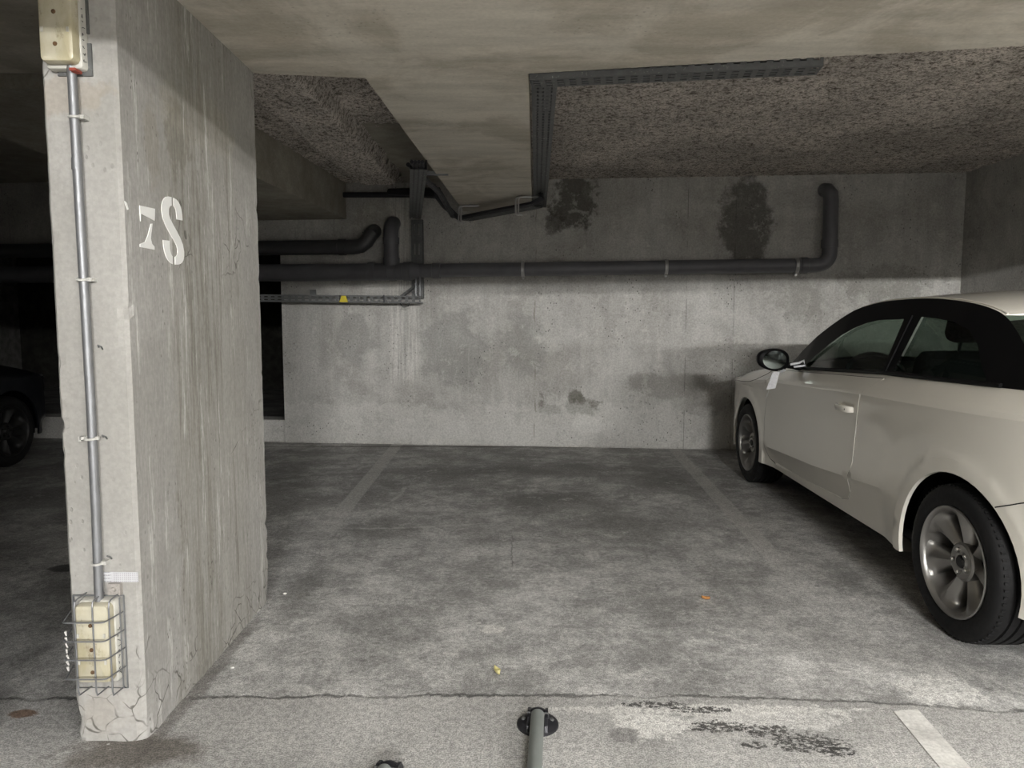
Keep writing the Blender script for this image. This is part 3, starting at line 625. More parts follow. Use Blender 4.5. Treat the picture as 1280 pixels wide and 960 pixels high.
# wire cage
cg = empty('wire_cage', (-1.19, PY, .17)); rw = .0023
def wire(pts, nm='wire', r=rw): mb = MB(); mb.tube(pts, r, 6); return rel(mb.build(nm, M['galv']), cg)
fy = PY-.085; fz = PY-.062; bx0, bx1 = -1.266, -1.112
for z in (.396, .342, .289, .234):
    zw_ = z-.002
    wire([(bx0, PY-.004, zw_), (-1.240, fy+.010, z), (-1.236, fy, z), (-1.226, fy-.003, z), (-1.133, fy-.003, z), (-1.124, fy, z), (-1.120, fy+.010, z), (bx1, PY-.004, zw_)])
for x in (-1.218, -1.168, -1.122):
    wire([(x, PY-.004, .448), (x, PY-.050, .446), (x, fz+.003, .442), (x, fz, .430), (x, fz, .185), (x, fz+.004, .172), (x, PY-.004, .168)])
wire([(bx0+.01, PY-.005, .44), (bx1, PY-.005, .44), (bx1, PY-.005, .165), (bx0+.01, PY-.005, .165), (bx0+.01, PY-.005, .44)], 'rim', .0028)
wire([(bx1-.008, PY-.012, .436), (bx1-.008, PY-.012, .170)], 'wire')
mb = MB(); mb.box((-1.150, PY-.016, .445), (-1.115, PY, .478)); mb.lathe([(0, .004), (.006, .004), (.008, 0)], 10, Matrix.Translation((-1.133, PY-.017, .462)) @ Matrix.Rotation(math.pi/2, 4, 'X')); rel(mb.build('fixing_tab', M['gunk']), cg)
M['paint_drip'] = plain('white_plaster', (.5, .49, .47), .9)
mb = MB()
for k in range(7): z = .365-.017*k; mb.tube([(-1.238+random.uniform(-.002, .002), fy+.012, z), (-1.236+random.uniform(-.003, .003), fy+.014, z-.013)], [.0026+.0015*random.random(), .002], 6)
rel(mb.build('plaster_blob', M['paint_drip']), cg)
tag(cg, 'galvanised wire cage over the lamp at the foot of the pillar', 'wire cage')
# sticker
def mat_sticker():
    t = NT('sticker_paper'); X, Y, Z = t.sep()
    gx = t.math('FRACT', t.math('MULTIPLY', X, 170)); gz = t.math('FRACT', t.math('MULTIPLY', Z, 170))
    m = t.math('MULTIPLY', t.mapr(gx, .35, .6), t.mapr(gz, .35, .6)); m = t.math('MULTIPLY', m, t.mapr(X, -1.142, -1.138))
    gl = t.math('MULTIPLY', t.mapr(t.math('FRACT', t.math('MULTIPLY', Z, 110)), .6, .75), t.math('MULTIPLY', t.mapr(X, -1.144, -1.147), t.mapr(t.noise(260, 2), .40, .5)))
    c = t.mix(t.math('MAXIMUM', t.math('MULTIPLY', m, .55), t.math('MULTIPLY', gl, .8)), (.50, .50, .52), (.22, .22, .23)); return t.fin(c, .5)
mb = MB(); n = 14; vs = []
for i in range(n+1):
    x = -1.167+.098*i/n
    for yy, dz in ((PY-.0028, .508), (PY-.0028, .479), (PY-.0014, .479), (PY-.0014, .508)): vs.append((x, yy-.0006*math.sin(i*1.3), dz-.001*i/n))
fs = []
for i in range(n):
    for k in range(4): fs.append((i*4+k, i*4+(k+1) % 4, (i+1)*4+(k+1) % 4, (i+1)*4+k))
mb.add(vs, fs+[(0, 3, 2, 1), (n*4, n*4+1, n*4+2, n*4+3)])
tag(mb.build('sticker', mat_sticker()), 'white printed label strip stuck on the pillar above the caged lamp', 'sticker')
# stencilled bay number, painted on the right face of the pillar
M['stencil'] = plain('stencil_paint', (.80, .80, .78), .7, wear=.08)
def painted(name, polys, parent):
    "polys in (y, z) on the pillar's right face"
    mb = MB(); x = PX+.0024
    for P in polys:
        res = delaunay_2d_cdt([Vector(q) for q in P], [], [list(range(len(P)))], 1, 1e-5)
        vs = [(x, v.x, v.y) for v in res[0]]; k = len(vs)
        mb.add(vs+[(x-.0008, v.x, v.y) for v in res[0]], [tuple(f) for f in res[2]])
        m = len(P)
        mb.add([(x, a, b) for a, b in P]+[(x-.0022, a, b) for a, b in P], [(i, (i+1) % m, m+(i+1) % m, m+i) for i in range(m)])
    return rel(mb.build(name, M['stencil']), parent)
num = empty('bay_number', (PX, 2.15, 1.40))
painted('digit_seven', [[(2.024, 1.552), (2.110, 1.556), (2.106, 1.520), (2.030, 1.530), (2.026, 1.508)][:], [(2.083, 1.508), (2.092, 1.510), (2.079, 1.465), (2.085, 1.450), (2.098, 1.443), (2.098, 1.434), (2.018, 1.434), (2.018, 1.442), (2.046, 1.451), (2.062, 1.470)]], num)
def bez(P, n=6):
    out = []
    for i in range(0, len(P)-3, 3):
        a, b, c, d = [Vector(q) for q in P[i:i+4]]
        for k in range(n): s_ = k/n; out.append(tuple(a*(1-s_)**3+b*3*s_*(1-s_)**2+c*3*s_*s_*(1-s_)+d*s_**3))
    out.append(tuple(P[-1])); return out
# S drawn in a unit frame: left/top arc, spine, bottom arc, with stencil breaks top and bottom
def SS(x, y): return (2.145+.140*x+.006*y, 1.400+.208*y)
s1 = [(.46, 1.0), (.46, .88), (.37, .84), (.33, .79), (.33, .72), (.33, .62), (.60, .52), (.80, .42), (.98, .34), (1.0, .24), (1.0, .18), (1.0, .06), (.80, .0), (.58, .0), (.58, .06), (.58, .1), (.58, .12), (.66, .14), (.70, .18), (.70, .22), (.70, .32), (.48, .40), (.25, .52), (.05, .62), (.0, .70), (.0, .80), (.0, .93), (.22, 1.0), (.46, 1.0)]
def poly1():
    P = [(.46, 1.0), (.46, .875)]
    P += bez([(.46, .875), (.35, .86), (.30, .80), (.32, .73), (.34, .62), (.98, .44), (1.0, .22), (1.02, .06), (.85, .0), (.56, .0)])[1:]
    P += [(.56, .115)]
    P += bez([(.56, .115), (.66, .13), (.70, .17), (.69, .24), (.66, .36), (.0, .52), (.0, .76), (.0, .92), (.16, 1.0), (.46, 1.0)])[1:-1]
    return P
S1 = [SS(*q) for q in poly1()]
S2 = [SS(*q) for q in [(.56, 1.0)]+bez([(.56, 1.0), (.82, 1.0), (.95, .90), (.96, .70)])+[(.68, .69)]+bez([(.68, .69), (.68, .80), (.66, .86), (.56, .875)])]
S3 = [SS(*q) for q in [(.44, .0)]+bez([(.44, .0), (.18, .02), (.04, .14), (.03, .33)])[1:]+[(.32, .34)]+bez([(.32, .34), (.32, .22), (.34, .14), (.44, .115)])[1:]]
painted('letter_s', [S1, S2, S3], num)
painted('paint_fleck', [[(1.948, 1.552), (1.958, 1.548), (1.965, 1.532), (1.960, 1.530), (1.950, 1.543)]], num)
tag(num, 'white stencilled 7S painted on the right face of the pillar', 'number')

# ------------------------------------------------------------------ floor things
M['cast'] = plain('black_cast_iron', (.022, .022, .026), .38, .3, .5, wear=.3)
M['post'] = plain('worn_grey_paint', (.20, .215, .205), .45, .2, .5, wear=.25, scale=20)
def fold_post(x, y, rz, label):
    e = empty('folding_post', (x, y, 0), rz)
    mb = MB(); mb.lathe([(0, .018), (.040, .017), (.055, .012), (.063, .005), (.064, 0)], 40); auto(mb.build('base_plate', M['cast'], e))
    for s in (-1, 1):
        prof = [(-.054, .008), (-.046, .024), (-.020, .036), (.012, .040), (.036, .034), (.054, .008)]; mb = MB()
        xa, xb = s*.022, s*.031; n = len(prof)
        mb.add([(xa, p_, q_) for p_, q_ in prof]+[(xb, p_, q_) for p_, q_ in prof], [tuple(range(n)), tuple(reversed(range(n, 2*n)))]+[(i, (i+1) % n, n+(i+1) % n, n+i) for i in range(n)]); mb.build('hinge_cheek', M['cast'], e)
        mb = MB(); mb.lathe([(0, .006), (.006, .006), (.007, 0)], 6, Matrix.Translation((s*.043, .002, .0135))); mb.build('bolt', M['galv_dull'], e)
    mb = MB(); mb.tube(arc((0, .010, .008), .025, 0, math.pi, (1, 0, 0), (0, .75, .66), 12), .014, 10); auto(mb.build('collar', M['cast'], e))
    mb = MB(); mb.tube([(0, -.006, .034), (0, -.010, .036), (0, -.12, .034), (0, -.62, .030)], [.016, .0205, .0205, .0205], 24); auto(mb.build('post_tube', M['post'], e))
    mb = MB(); mb.tube([(-.032, 0, .034), (.032, 0, .034)], .006, 8); mb.build('hinge_pin', M['galv_dull'], e)
    return tag(e, label, 'parking post')
fold_post(.078, 2.02, -.07, 'grey fold-down parking post lying flat from a black base, nearest the image centre')
fold_post(-.335, 1.76, -.15, 'fold-down parking post left of the other one, only its black base showing')
# crisp painted line in the aisle
def mat_line():
    t = NT('worn_white_line'); n = t.noise(6, 7, .7); f = t.noise(90, 4, .7)
    c = t.mix(t.mapr(n, .3, .6), (.46, .45, .43), (.62, .61, .58)); c = t.mul(c, t.grey(t.mapr(f, .25, .75), .78, 1.1)); t.bump(f, .3, .004); return t.fin(c, .8)
P4 = [(1.100, .90), (1.190, .90), (1.279, 2.100), (1.197, 2.090)]
struct(prism('trim_1', P4, .0, .0025, mat_line()))
M['leaf'] = plain('pale_dry_leaf', (.52, .47, .22), .7, wear=.2, scale=80); M['leaf_o'] = plain('orange_leaf', (.40, .19, .06), .7, wear=.3, scale=80)
def leaf(x, y, s, rz, mat, curl, label, nm='leaf'):
    vs = []; fs = []; n = 8
    for i in range(n+1):
        a = i/n; wdt = math.sin(math.pi*a**.8)*.42+.01
        for k in (-1, -.5, 0, .5, 1): vs.append((wdt*k*s*.6, (a-.5)*s, .002+s*curl*(abs(k)**1.5*.5+(a-.5)**2*.8)))
    for i in range(n):
        for k in range(4): b = i*5+k; fs.append((b, b+1, b+6, b+5))
    o = mesh(nm, vs, fs, mat, None, True); o.location = (x, y, 0.001); o.rotation_euler = (0, 0, rz); m = o.modifiers.new('t', 'SOLIDIFY'); m.thickness = .0006
    return tag(o, label, 'leaf')
leaf(-.052, 2.32, .040, .5, M['leaf'], .8, 'pale yellow dry leaf lying near the folding post')
leaf(.849, 2.96, .036, 1.2, M['leaf_o'], .6, 'orange dry leaf on the floor towards the white car')
M['stone'] = plain('pale_grit', (.5, .49, .46), .9)
for i, (x, y, s, lb) in enumerate([(-.985, 2.36, .008, 'pale pebble beside the pillar foot'), (-1.015, 3.02, .010, 'pale pebble behind the far corner of the pillar')]):
    vs = []; mb = MB()
    for k in range(5):
        ph = math.pi*(k+.5)/5
        for q in range(8):
            a = 2*math.pi*q/8; rr = s*(1+.3*noise.noise(Vector((k, q, i*7.1)))); vs.append((x+rr*math.sin(ph)*math.cos(a), y+rr*math.sin(ph)*math.sin(a)*.7, s*.5+rr*.5*math.cos(ph)))
    fs = [(k*8+q, k*8+(q+1) % 8, (k+1)*8+(q+1) % 8, (k+1)*8+q) for k in range(4) for q in range(8)]+[tuple(range(8)), tuple(reversed(range(32, 40)))]
    mb.add(vs, fs); tag(mb.build('pebble', M['stone']), lb, 'pebble')

# ------------------------------------------------------------------ the cars
def lerp(x, xs, ys):
    if x <= xs[0]: return ys[0]
    for i in range(len(xs)-1):
        if x <= xs[i+1]: return ys[i]+(ys[i+1]-ys[i])*(x-xs[i])/(xs[i+1]-xs[i])
    return ys[-1]
def crom(P, n=10):
    "Catmull-Rom through the points"
    P = [Vector(p) for p in P]; Q = [P[0]*2-P[1]]+P+[P[-1]*2-P[-2]]; out = []
    for i in range(1, len(Q)-2):
        a, b, c, d = Q[i-1:i+3]
        for k in range(n):
            t_ = k/n; out.append(.5*((2*b)+(c-a)*t_+(2*a-5*b+4*c-d)*t_**2+(3*b-a-3*c+d)*t_**3))
    out.append(P[-1]); return out
PLAN = crom([(0, 0), (.006, .25), (.025, .48), (.07, .64), (.16, .74), (.30, .795), (.46, .832), (.70, .856), (1.1, .868), (1.6, .870), (2.1, .870), (2.6, .868), (3.0, .864), (3.3, .860), (3.5, .848), (3.62, .815), (3.74, .745), (3.84, .63), (3.91, .47), (3.945, .25), (3.955, 0)], 12)
ACC = [0.0]
for i in range(1, len(PLAN)): ACC.append(ACC[-1]+(PLAN[i]-PLAN[i-1]).length)
ia = min(range(len(PLAN)), key=lambda i: abs(PLAN[i].x-1.5)); OFF = PLAN[ia].x-ACC[ia]
AA = [a+OFF for a in ACC]; A0, A1 = AA[0], AA[-1]
def plan(a):
    lo, hi = 0, len(AA)-1
    a = max(A0, min(A1, a))
    while hi-lo > 1:
        m = (lo+hi)//2
        if AA[m] <= a: lo = m
        else: hi = m
    f = (a-AA[lo])/(AA[hi]-AA[lo]); p_ = PLAN[lo].lerp(PLAN[hi], f); T_ = (PLAN[hi]-PLAN[lo]).normalized()
    return p_, Vector((-T_.y, T_.x))      # outward normal (left side, +t)
BELT = ([A0, .2, .6, 1.4, 2.33, 2.8, 3.1, 3.35, 3.6, 3.8, 4.0, A1], [.945, .942, .938, .922, .876, .855, .825, .785, .735, .695, .665, .655])
belt = lambda a: lerp(a, *BELT)
T0t = ([0, .3, .6, 1.0, 2.0, 2.4, 2.6, 2.8, 2.95], [.62, .71, .75, .775, .785, .765, .735, .69, .64])
T0 = lambda s_: lerp(s_, *T0t)
tg = lambda s_, z: T0(s_)-.42*(z-belt(s_))
ZC1 = lambda a: lerp(a, [.9, 1.14, 1.9, 2.65, 3.2], [.45, .443, .385, .348, .34])
ZC2 = lambda a: lerp(a, [.2, .95, 1.4, 1.85, 2.6, 3.3], [.855, .838, .828, .808, .775, .70])
WHEELS = ((.70, .285), (3.169, .285)); RA = .330
def inset(a, z):
    "how far the skin sits inside the widest plan outline"
    c1, c2, zt = ZC1(a), ZC2(a), belt(a)
    c2 = min(c2, zt-.03)
    p_, _ = plan(a); top = max(.03, p_.y-T0(p_.x)) if .35 < a < 2.8 else lerp(a, [A0, .35, 2.8, 3.1, 3.5, A1], [.07, .085, .17, .11, .07, .05])
    cr = lerp(a, [.2, 1.0, 2.8, 3.3], [.6, 1, 1, .3])
    ks = [(.14, .075), (.20, .050), (.245, .038), (.262, .046), (c1-.035, .024), (c1, .004), (c1+.10, .010*cr+.003), (.60, .017*cr+.003), (.70, .016*cr+.003), (c2-.02, .007), (c2, .002), (c2+.02, .008), (zt-.02, top*.55+.004), (zt, top)]
    ks = sorted(ks)
    v = lerp(z, [k[0] for k in ks], [k[1] for k in ks])
    for sw, zw in WHEELS:
        d = math.hypot(a-sw, z-zw)
        if z < .8:
            f = max(0.0, min(1.0, (RA+.062-d)/.010)); v = v*(1-f)+.004*f
            g = max(0.0, min(1.0, (RA+.20-d)/.14)); v = v*(1-g*.7)+.006*g*.7 if f < 1 else v
    return v
def skin(a, z, off=0.0):
    p_, n_ = plan(a); q = p_-n_*(0) ; i_ = inset(a, z)-off
    # near the rounded ends shrink towards the centre line instead of along the normal
    q = Vector((p_.x-n_.x*i_, max(0.0, p_.y-n_.y*i_)))
    if p_.y < .02: q.y = 0
    return Vector((q.x, q.y, z))
def ghouse(a, z, off=0.0): return Vector((a, tg(a, z)+off, z))
def inside(p_, poly):
    c = False; j = len(poly)-1
    for i in range(len(poly)):
        if (poly[i][1] > p_[1]) != (poly[j][1] > p_[1]) and p_[0] < (poly[j][0]-poly[i][0])*(p_[1]-poly[i][1])/(poly[j][1]-poly[i][1])+poly[i][0]: c = not c
        j = i
    return c
def resample(poly, step):
    out = []
    for i in range(len(poly)):
        a, b = Vector(poly[i]), Vector(poly[(i+1) % len(poly)]); n = max(1, int((b-a).length/step+.5))
        for k in range(n): out.append(tuple(a+(b-a)*k/n))
    return out
def panel(mb, outline, fn, holes=(), pts=(), step=.03, mirror=True, mi=0, clear=.45):
    loops = [resample(outline, step)]+[resample(h, step) for h in holes]
    V = []; E_ = []
    for L_ in loops:
        k = len(V); V += L_; E_ += [(k+i, k+(i+1) % len(L_)) for i in range(len(L_))]
    nb = len(V); cell = {}
    for p_ in V: cell.setdefault((int(p_[0]//step), int(p_[1]//step)), []).append(p_)
    def near(p_):
        cx, cy_ = int(p_[0]//step), int(p_[1]//step)
        for i in (-1, 0, 1):
            for j in (-1, 0, 1):
                for q in cell.get((cx+i, cy_+j), ()):
                    if (p_[0]-q[0])**2+(p_[1]-q[1])**2 < (clear*step)**2: return True
        return False
    x0 = min(p_[0] for p_ in outline); x1 = max(p_[0] for p_ in outline); y0 = min(p_[1] for p_ in outline); y1 = max(p_[1] for p_ in outline)
    G = list(pts)
    if not G:
        i = x0+step/2
        while i < x1:
            j = y0+step/2
            while j < y1: G.append((i, j)); j += step
            i += step
    for p_ in G:
        if inside(p_, loops[0]) and not any(inside(p_, h) for h in loops[1:]) and not near(p_): V.append(p_)
    res = delaunay_2d_cdt([Vector(v) for v in V], E_, [], 0, 1e-6)
    v2, f2 = res[0], res[2]; F_ = []
    for f in f2:
        c = ((v2[f[0]].x+v2[f[1]].x+v2[f[2]].x)/3, (v2[f[0]].y+v2[f[1]].y+v2[f[2]].y)/3)
        if inside(c, loops[0]) and not any(inside(c, h) for h in loops[1:]): F_.append(tuple(f))
    P3 = [fn(v.x, v.y) for v in v2]
    mb.add(P3, [tuple(reversed(f)) for f in F_], mi)
    if mirror: mb.add([Vector((q.x, -q.y, q.z)) for q in P3], F_, mi)
def grid_pts():
    out = []; a = A0+.01
    while a < A1:
        c1, c2, zt = ZC1(a), min(ZC2(a), belt(a)-.03), belt(a)
        for z in (.20, .235, .258, .30, c1-.035, c1, c1+.03, c1+.07, .50, .55, .60, .65, .70, .74, c2-.045, c2-.02, c2, c2+.02, c2+.04, zt-.045, zt-.02): out.append((a, z))
        a += .028
    for sw, zw in WHEELS:
        out = [q for q in out if abs(math.hypot(q[0]-sw, q[1]-zw)-RA-.055) > .018]
        for rr in (RA+.052, RA+.062):
            for k in range(60): g = math.pi*k/30; out.append((sw+rr*math.cos(g), zw+rr*math.sin(g)))
    return out
DOOR = [(1.318, .915), (1.412, .828), (1.454, .740), (1.476, .641), (1.478, .498), (1.520, .401), (1.532, .338), (1.573, .290), (1.657, .272), (2.60, .243), (2.70, .262), (2.745, .33), (2.775, .50), (2.77, .70), (2.735, .80), (2.68, .868), (2.4, .8715), (1.8, .899)]
ARC = [(2.95, .845), (2.86, .868), (2.707, .920), (2.493, 1.022), (2.25, 1.135), (1.998, 1.221), (1.758, 1.258), (1.518, 1.268), (1.308, 1.267), (1.113, 1.255), (.938, 1.233), (.793, 1.198), (.691, 1.145), (.57, 1.06), (.40, .955)]
FWIN = [(2.365, .888), (2.284, .955), (2.139, 1.032), (2.012, 1.088), (1.902, 1.128), (1.787, 1.155), (1.669, 1.171), (1.435, 1.176), (1.412, .932), (1.60, .922), (1.9, .906)]
QWIN = [(1.316, .945), (1.296, 1.186), (1.179, 1.179), (1.045, 1.166), (.928, 1.136), (.84, 1.081), (.76, 1.0), (.691, .945), (1.0, .948)]
DOOR = [(a, min(z, belt(a)-.012)) for a, z in DOOR]

def build_car(prefix_loc, heading, S, paint, black, glass, label, tagname='car', simple=False):
    e = empty('car', (0, 0, 0)); R = Matrix.Rotation(heading, 4, 'Z')
    # car frame: x forward from the rear bumper, y to the left
    e.location = prefix_loc; e.rotation_euler = (0, 0, heading); e.scale = (S, S, S)
    # ---- body sides with arch openings
    out = []
    bot = []; a = A0
    seq = [(A0, .30), (A0+.3, .24), (.36, .235)]
    def archpts(sw, zw, z0):
        th = math.asin((z0-zw)/RA); n = 30; P_ = []
        for k in range(n+1): g = math.pi-th-(math.pi-2*th)*k/n; P_.append((sw+RA*math.cos(g), zw+RA*math.sin(g)))
        return P_
    bot = [(A0, .30), (A0+.35, .235)]+archpts(.70, .285, .215)+archpts(3.169, .285, .215)+[(A1-.35, .215), (A1, .24)]
    top = [(q, belt(q)) for q in [A1-(A1-A0)*k/90 for k in range(91)]]
    mb = MB(); G = grid_pts()
    panel(mb, bot+top, lambda a_, z_: skin(a_, z_), [DOOR], G, .028)
    # arch lips turned inwards
    for sw, zw in WHEELS:
        P_ = archpts(sw, zw, .215)
        for sgn in (1, -1):
            vs = []
            for a_, z_ in P_:
                q = skin(a_, z_); vs += [(q.x, sgn*q.y, q.z), (q.x, sgn*(q.y-.016), q.z+.0)]
            mb.add(vs, [((2*i, 2*i+1, 2*i+3, 2*i+2) if sgn < 0 else (2*i+2, 2*i+3, 2*i+1, 2*i)) for i in range(len(P_)-1)])
    # sill under edge
    for sgn in (1, -1):
        vs = []; aa = [1.03+(2.84-1.03)*k/20 for k in range(21)]
        for a_ in aa: q = skin(a_, .215); vs += [(q.x, sgn*q.y, q.z), (q.x, sgn*(q.y-.10), q.z-.01)]
        mb.add(vs, [(2*i, 2*i+1, 2*i+3, 2*i+2) for i in range(20)])
    # bonnet and tail shelf
    def cross(rail, cs, cz, n=16):
        "loft between the rail, its mirror and a raised middle"
        vs = []; fs = []
        for (q, bow, crown) in rail:
            for k in range(n+1):
                f = 1-2*k/n; g = 1-abs(f)**2.2; vs.append((q.x+bow*g, q.y*f, q.z+crown*g))
        for i in range(len(rail)-1):
            for k in range(n): b_ = i*(n+1)+k; fs.append((b_, b_+1, b_+n+2, b_+n+1))
        return vs, fs
    rail = []
    for k in range(40):
        a_ = 2.86+(A1-2.86)*k/39; f = k/39
        rail.append((skin(a_, belt(a_)), .14*(1-f)**1.5, .075*(1-f**2.5)))
    mb.add(*cross(rail, 0, 0))
    rail = []
    for k in range(14):
        a_ = A0+(.40-A0)*k/13; rail.append((skin(a_, belt(a_)), -.10*(k/13), .03*(k/13)))
    mb.add(*cross(rail, 0, 0))
    body = auto(mb.build('body', paint, e), 28)
    # ---- doors
    dc = (2.1, .6)
    DO = [(c_[0]+(dc[0]-c_[0])*.004, c_[1]+(dc[1]-c_[1])*.008) for c_ in DOOR]
    for sgn in ((1,) if simple else (1, -1)):
        mb = MB(); m2 = MB(); panel(m2, DO, lambda a_, z_: skin(a_, z_), (), G, .028, mirror=simple)
        if sgn < 0: m2.v = [Vector((q.x, -q.y, q.z)) for q in m2.v]; m2.f = [tuple(reversed(f)) for f in m2.f]
        dr = auto(m2.build('door', paint, e), 28)
        if simple: continue
        mb = MB(); q = [skin(a_, z_, .001) for a_, z_ in DO[:10]]; q = [Vector((p_.x, sgn*p_.y, p_.z)) for p_ in q]
        mb.tube(q, .0016, 6); mb.build('door_edge_glint', paint, dr)  # raised bead added to draw the highlight along the door edge
        # handle: flap grip over a dished recess
        hx, hz = 1.585, .740; mb = MB()
        P_ = [skin(hx+dx, hz+.004, o_) for dx, o_ in ((.080, -.002), (.070, .014), (.045, .024), (0, .028), (-.055, .026), (-.078, .016), (-.088, -.002))]
        P_ = [Vector((p_.x, sgn*p_.y, p_.z)) for p_ in P_]
        rings = []
        for p_, hh in zip(P_, (.010, .014, .015, .0155, .0155, .015, .012)):
            rings.append([p_+Vector((0, sgn*c_*.007, s_*hh)) for c_, s_ in ((1, .55), (.5, 1), (-.6, 1), (-1, .4), (-1, -.4), (-.6, -1), (.5, -1), (1, -.55))])
        vs = [v for r_ in rings for v in r_]; fs = [(i*8+k, i*8+(k+1) % 8, (i+1)*8+(k+1) % 8, (i+1)*8+k) for i in range(6) for k in range(8)]+[tuple(range(8)), tuple(range(48, 56))]
        mb.add(vs, fs); hd = auto(mb.build('door_handle', paint, dr), 60)
        mb = MB(); c0 = skin(hx+.01, hz, .0012)
        vs = [(c0.x, sgn*(c0.y-.006), c0.z)]+[tuple((lambda p_: Vector((p_.x, sgn*p_.y, p_.z)))(skin(hx+.01+.058*math.cos(g), hz+.034*math.sin(g), .0012))) for g in [2*math.pi*k/24 for k in range(24)]]
        mb.add(vs, [((0, 1+k, 1+(k+1) % 24) if sgn > 0 else (0, 1+(k+1) % 24, 1+k)) for k in range(24)]); mb.build('handle_recess', paint, dr)
        if sgn > 0:
            mb = MB(); kq = skin(hx-.066, hz+.004, .034); mb.lathe([(0, 0), (.005, 0)], 10, Matrix.Translation(kq) @ Matrix.Rotation(-math.pi/2, 4, 'X')); mb.build('key_hole', black, dr)
    # dark backing under shut lines, fine shut lines for bonnet and bumper
    mb = MB(); panel(mb, [(c_[0], c_[1]) for c_ in DOOR], lambda a_, z_: skin(a_, z_, -.012), (), (), .06, mirror=False); mb.build('door_frame', black, e)
    mb.v = [Vector((q.x, -q.y, q.z)) for q in mb.v]; mb.build('door_frame', black, e)
    if not simple:
        for P_ in ([(3.66, .700), (3.45, .712), (3.25, .722), (3.10, .735), (2.98, .76), (2.90, .80), (2.87, .84)], [(.49, .548), (.44, .568), (.40, .585), (.30, .622), (.15, .64), (A0+.1, .64)]):
            for sgn in (1, -1):
                mb = MB(); P_ = [tuple(v) for v in P_]
                Q_ = []
                for i in range(len(P_)-1):
                    for k in range(6): f = k/6; Q_.append(skin(P_[i][0]+(P_[i+1][0]-P_[i][0])*f, P_[i][1]+(P_[i+1][1]-P_[i][1])*f, .0002))
                mb.tube([(v.x, sgn*v.y, v.z) for v in Q_], .0022, 5); mb.build('shut_line', black, e)
    # ---- black arch round the windows
    low = [(a_, belt(a_)) for a_ in (.40, .6, .8, 1.0, 1.2, 1.4, 1.6, 1.8, 2.0, 2.2, 2.33, 2.5, 2.65, 2.8, 2.9)]
    arcs = [tuple(v) for v in crom(ARC, 6)]
    mb = MB(); panel(mb, low+arcs, lambda a_, z_: ghouse(a_, z_), [FWIN, QWIN], (), .028)
    vs = []; 
    fr = auto(mb.build('roof_arch', black, e), 40); fr['label'] = 'black roof arch and pillars'
    
    # waist trim
    for sgn in (1, -1):
        mb = MB(); mb.tube([(p_.x, sgn*p_.y, p_.z) for p_ in [ghouse(a_, belt(a_)+.008, .004) for a_ in [.62+k*.06 for k in range(32)]]], .009, 6); mb.build('waist_trim', black, e)
    # B pillar strips
    for sgn in (1, -1):
        mb = MB(); mb.tube([(p_.x, sgn*p_.y, p_.z) for p_ in [ghouse(1.372-.006*k/8, .93+.262*k/8, .006) for k in range(9)]], .005, 5); mb.build('window_seal', black, e)
    for nm, W_ in (('side_window', FWIN), ('quarter_window', QWIN)):
        for sgn in (1, -1):
            c_ = (sum(p_[0] for p_ in W_)/len(W_), sum(p_[1] for p_ in W_)/len(W_)); WW = [(c_[0]+(p_[0]-c_[0])*1.02, c_[1]+(p_[1]-c_[1])*1.04) for p_ in W_]
            mb = MB(); panel(mb, WW, lambda a_, z_: ghouse(a_, z_, -.014), (), (), .03, mirror=False)
            if sgn < 0: mb.v = [Vector((q.x, -q.y, q.z)) for q in mb.v]
            g_ = mb.build(nm, glass if nm == 'side_window' else M['rear_glass'], e, True)
    # ---- roof, windscreen, rear window
    def rail_of(pts_, bow, crown, off=0.0): return [(ghouse(p_[0], p_[1], off), b_, c_) for p_, b_, c_ in zip(pts_, bow, crown)]
    A_ = arcs; i1 = min(range(len(A_)), key=lambda i: abs(A_[i][0]-2.03)); i2 = min(range(len(A_)), key=lambda i: abs(A_[i][0]-.775))
    def fr_(a, b, n): return [a+(b-a)*k/max(1, n-1) for k in range(n)]
    ws = A_[4:i1+1]; n = len(ws); mb = MB(); mb.add(*cross(rail_of(ws, fr_(.19, .09, n), fr_(.03, .045, n)), 0, 0)); g_ = mb.build('windscreen', glass, e, True)
    rf = A_[i1:i2+1]; n = len(rf); mb = MB(); R1 = rail_of(rf, fr_(.09, -.13, n), fr_(.045, .040, n)); mb.add(*cross(R1, 0, 0))
    last = R1[-1]; edge = [(last[0], last[1], last[2]), (last[0]+Vector((-.004, 0, -.022)), last[1], last[2]), (last[0]+Vector((.08, -.03, -.026)), last[1], last[2])]
    mb.add(*cross(edge, 0, 0)); auto(mb.build('roof', paint, e), 40)
    # slim raised channel beside the roof edge
    for sgn in (1, -1):
        mb = MB(); mb.tube([(q.x, sgn*(q.y-.012), q.z+.004) for q, _, _ in R1[2:]], .004, 5); mb.build('roof_channel', paint, e)
    rw_ = A_[i2:]; n = len(rw_); mb = MB(); mb.add(*cross(rail_of(rw_, fr_(-.06, -.14, n), fr_(.030, .03, n)), 0, 0)); mb.build('rear_window', M['rear_glass'], e, True)
    # ---- inner shell: floor pan, wheel housings
    mb = MB(); mb.box((.25, -.70, .20), (3.65, .70, .24)); mb.box((.10, -.55, .24), (.20, .55, .85)); mb.box((2.86, -.62, .24), (3.0, .62, .80)); mb.box((3.6, -.5, .24), (3.68, .5, .60))
    mb.box((.3, -.70, .50), (.95, .70, .54)); mb.box((.36, -.50, .24), (1.04, .50, .5)); mb.box((2.84, -.50, .24), (3.5, .50, .68)); mb.build('underbody', black, e)
